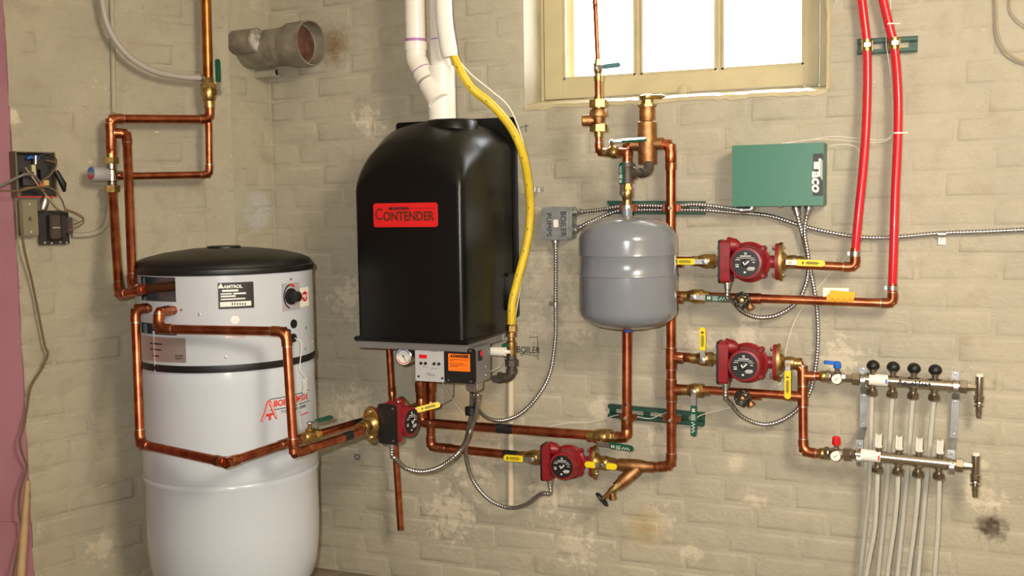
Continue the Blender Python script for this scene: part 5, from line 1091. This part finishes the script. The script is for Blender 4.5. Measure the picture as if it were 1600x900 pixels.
for lb_, P_, r_, m in (('grey cable entering the relay box from the pink wall', [(-25, 296, .10), (0, 291, .09), (20, 281, .08), (38, 273, .075), (52, 274, .07), (62, 285, .06)], .0042, GREYMET),
    ('tan wire from the pink wall across the relay box to the dangling relay', [(-25, 297, .09), (5, 298, .085), (30, 298, .08), (60, 292, .08), (82, 295, .08), (95, 310, .075), (103, 330, .06)], .0024, CORD),
    ('tan wire looping over the right of the dangling relay', [(72, 250, .05), (88, 256, .07), (80, 272, .08), (62, 288, .08), (72, 305, .075), (90, 327, .07), (112, 332, .06), (130, 343, .055), (126, 352, .055), (108, 360, .05)], .0022, CORD),
    ('pale twisted wire hanging between relay box and dangling relay', [(40, 262, .05), (50, 276, .07), (60, 290, .075), (78, 312, .075), (92, 328, .065)], .0022, WOOD),
    ('thin tan wire hooked under the right of the dangling relay', [(104, 327, .06), (122, 334, .06), (131, 342, .055), (122, 348, .05), (110, 352, .045)], .0018, CORD),
    ('short wire arching over the open relay box', [(60, 244, .06), (76, 240, .07), (88, 250, .065), (82, 265, .06), (64, 284, .06)], .002, IRON)):
    wire(lb_, [L(*q) for q in P_], r_, m, name='loose_wire', group='loose wires at the relay box')
wire('long brown cord hanging from the relay box down to the floor', [L(*q) for q in ((70, 297, .07), (48, 293, .06), (32, 300, .05), (31, 330, .045), (37, 385, .045), (50, 440, .03), (62, 500, .03), (70, 540, .03), (74.5, 553, .03), (66, 575, .03), (48, 605, .03), (42, 640, .03), (36, 670, .03), (31, 690, .03), (36, 712, .03), (42, 728, .03), (38, 745, .03), (31, 770, .03), (30, 800, .03), (34, 828, .03), (28, 860, .03), (22, 890, .03), (18, 930, .03))], .0034, CORD, name='brown_cord', cat='cord')
a, b = Q(43, 752, 2.82), Q(31, 915, 2.74); tag(MB().tube([a, a.lerp(b, .5), b], [.007, .011, .012], 12).build('wooden_stick', WOOD), 'pale wooden stick leaning where the left wall meets the pink wall', 'stick')

# ================================================================ SMALL THINGS ON THE BACK WALL
tag(MB().tube([B(798, 500, .013), B(798, 792, .013)], .0105, 14).build('painted_conduit', mat('cream_paint', srgb(214, 202, 176), .45)), 'cream painted pipe running down the wall behind the boiler', 'conduit')
hw_ = thing('wall_writing', B(825, 560, .006), 'handwritten word BOILER in a marker frame right of the boiler', 'writing')
text('BOILER', .030, B(825, 547, .0066), X, Z, HANDBLACK, hw_, sx=.85, shear=.1)
mb = MB()
for a_, b_ in (((840, 525), (841, 562)), ((812, 552), (840, 556)), ((814, 556), (822, 549)), ((827, 527), (840, 527))): mb.cyl(B(*a_, .0062), B(*b_, .0062), .0009, seg=6)
mb = mb.build('frame_lines', HANDBLACK, hw_); mb['kind'] = 'stuff'
for i, (a_, b_) in enumerate((((813, 199), (826, 196)), ((822, 193), (822, 207)))): MB().cyl(B(*a_, .0062), B(*b_, .0062), .0009, seg=6).build('pencil_mark', HANDBLACK, hw_)
q = B(558, 714, .006); tag(MB().tube([q+X*.009*math.cos(a_)+Z*.009*math.sin(a_) for a_ in [k*math.pi/10 for k in range(21)]], .002, 6, caps=False).build('screw_eye', IRON), 'small dark iron ring fixed to the wall right of the tank', 'ring')
for lb_, P_, r_ in (('thick grey cable curving at the top right corner', [(1556, -20, .02), (1557, 20, .02), (1559, 52, .02), (1569, 76, .02), (1585, 90, .02), (1602, 97, .02), (1640, 106, .02)], .0036), ('thin tan cable at the far top right edge', [(1582, -15, .015), (1578, 10, .015), (1585, 26, .015), (1602, 40, .015), (1640, 58, .015)], .0024)):
    wire(lb_, [B(*q) for q in P_], r_, mat('cable_'+str(int(r_*1e4)), srgb(168, 154, 132), .5), name='wall_cable', cat='cable')
WG = 'thin white control wires'
for lb_, P_ in (('uppermost white wire from the green box to the right red tube', [(1222, 224, .03), (1262, 219, .03), (1300, 213.5, .03), (1340, 216, .035), (1375, 219, .045), (1393, 212, .055), (1396, 195, .05)]),
    ('middle white wire from the green box to the right red tube', [(1230, 224, .03), (1270, 218, .03), (1310, 219, .03), (1345, 222, .035), (1378, 222, .045), (1395, 214, .05)]),
    ('white wire from the green box dropping behind the left red tube', [(1297, 227, .03), (1325, 226, .025), (1340, 232, .02), (1346, 244, .02)]),
    ('white wire running down beside the right red tube', [(1392, -20, .035), (1391, 15, .035), (1386, 40, .035), (1385, 70, .04), (1391, 110, .045), (1395, 160, .05), (1395.5, 205, .052)]),
    ('long white wire slanting from the red tube down behind the middle pump', [(1330, 396, .05), (1300, 425, .03), (1270, 460, .02), (1245, 495, .02), (1232, 530, .02), (1226, 560, .02)]),
    ('white wire strung from the middle pump to the lower strut', [(1222, 598, .02), (1200, 611, .02), (1172, 628, .02), (1140, 637, .02), (1100, 647, .03), (1085, 655, .03)]),
    ('white wire across the lower strut to the upper copper pipe', [(1045, 643, .05), (1032, 648, .04), (1015, 654, .035), (990, 650, .035), (968, 648, .035), (945, 654, .025), (925, 659, .02), (890, 661, .02), (865, 665, .02), (850, 673, .02)]),
    ('thin white wire hanging below the boiler control box', [(690, 596, .20), (702, 615, .15), (715, 635, .1), (730, 650, .06), (750, 660, .03)]),
    ('short white wire looping beside the iron gas elbow', [(758, 582, .2), (772, 578, .15), (784, 570, .1), (788, 558, .08)]),
    ('grey thread slanting behind the boiler pipes', [(709, 598, .1), (708, 620, .06), (700, 628, .03), (680, 638, .02)])):
    wire(lb_, [B(*q) for q in P_], .0011, WHITEP if 'grey' not in lb_ else IRON, group=WG)
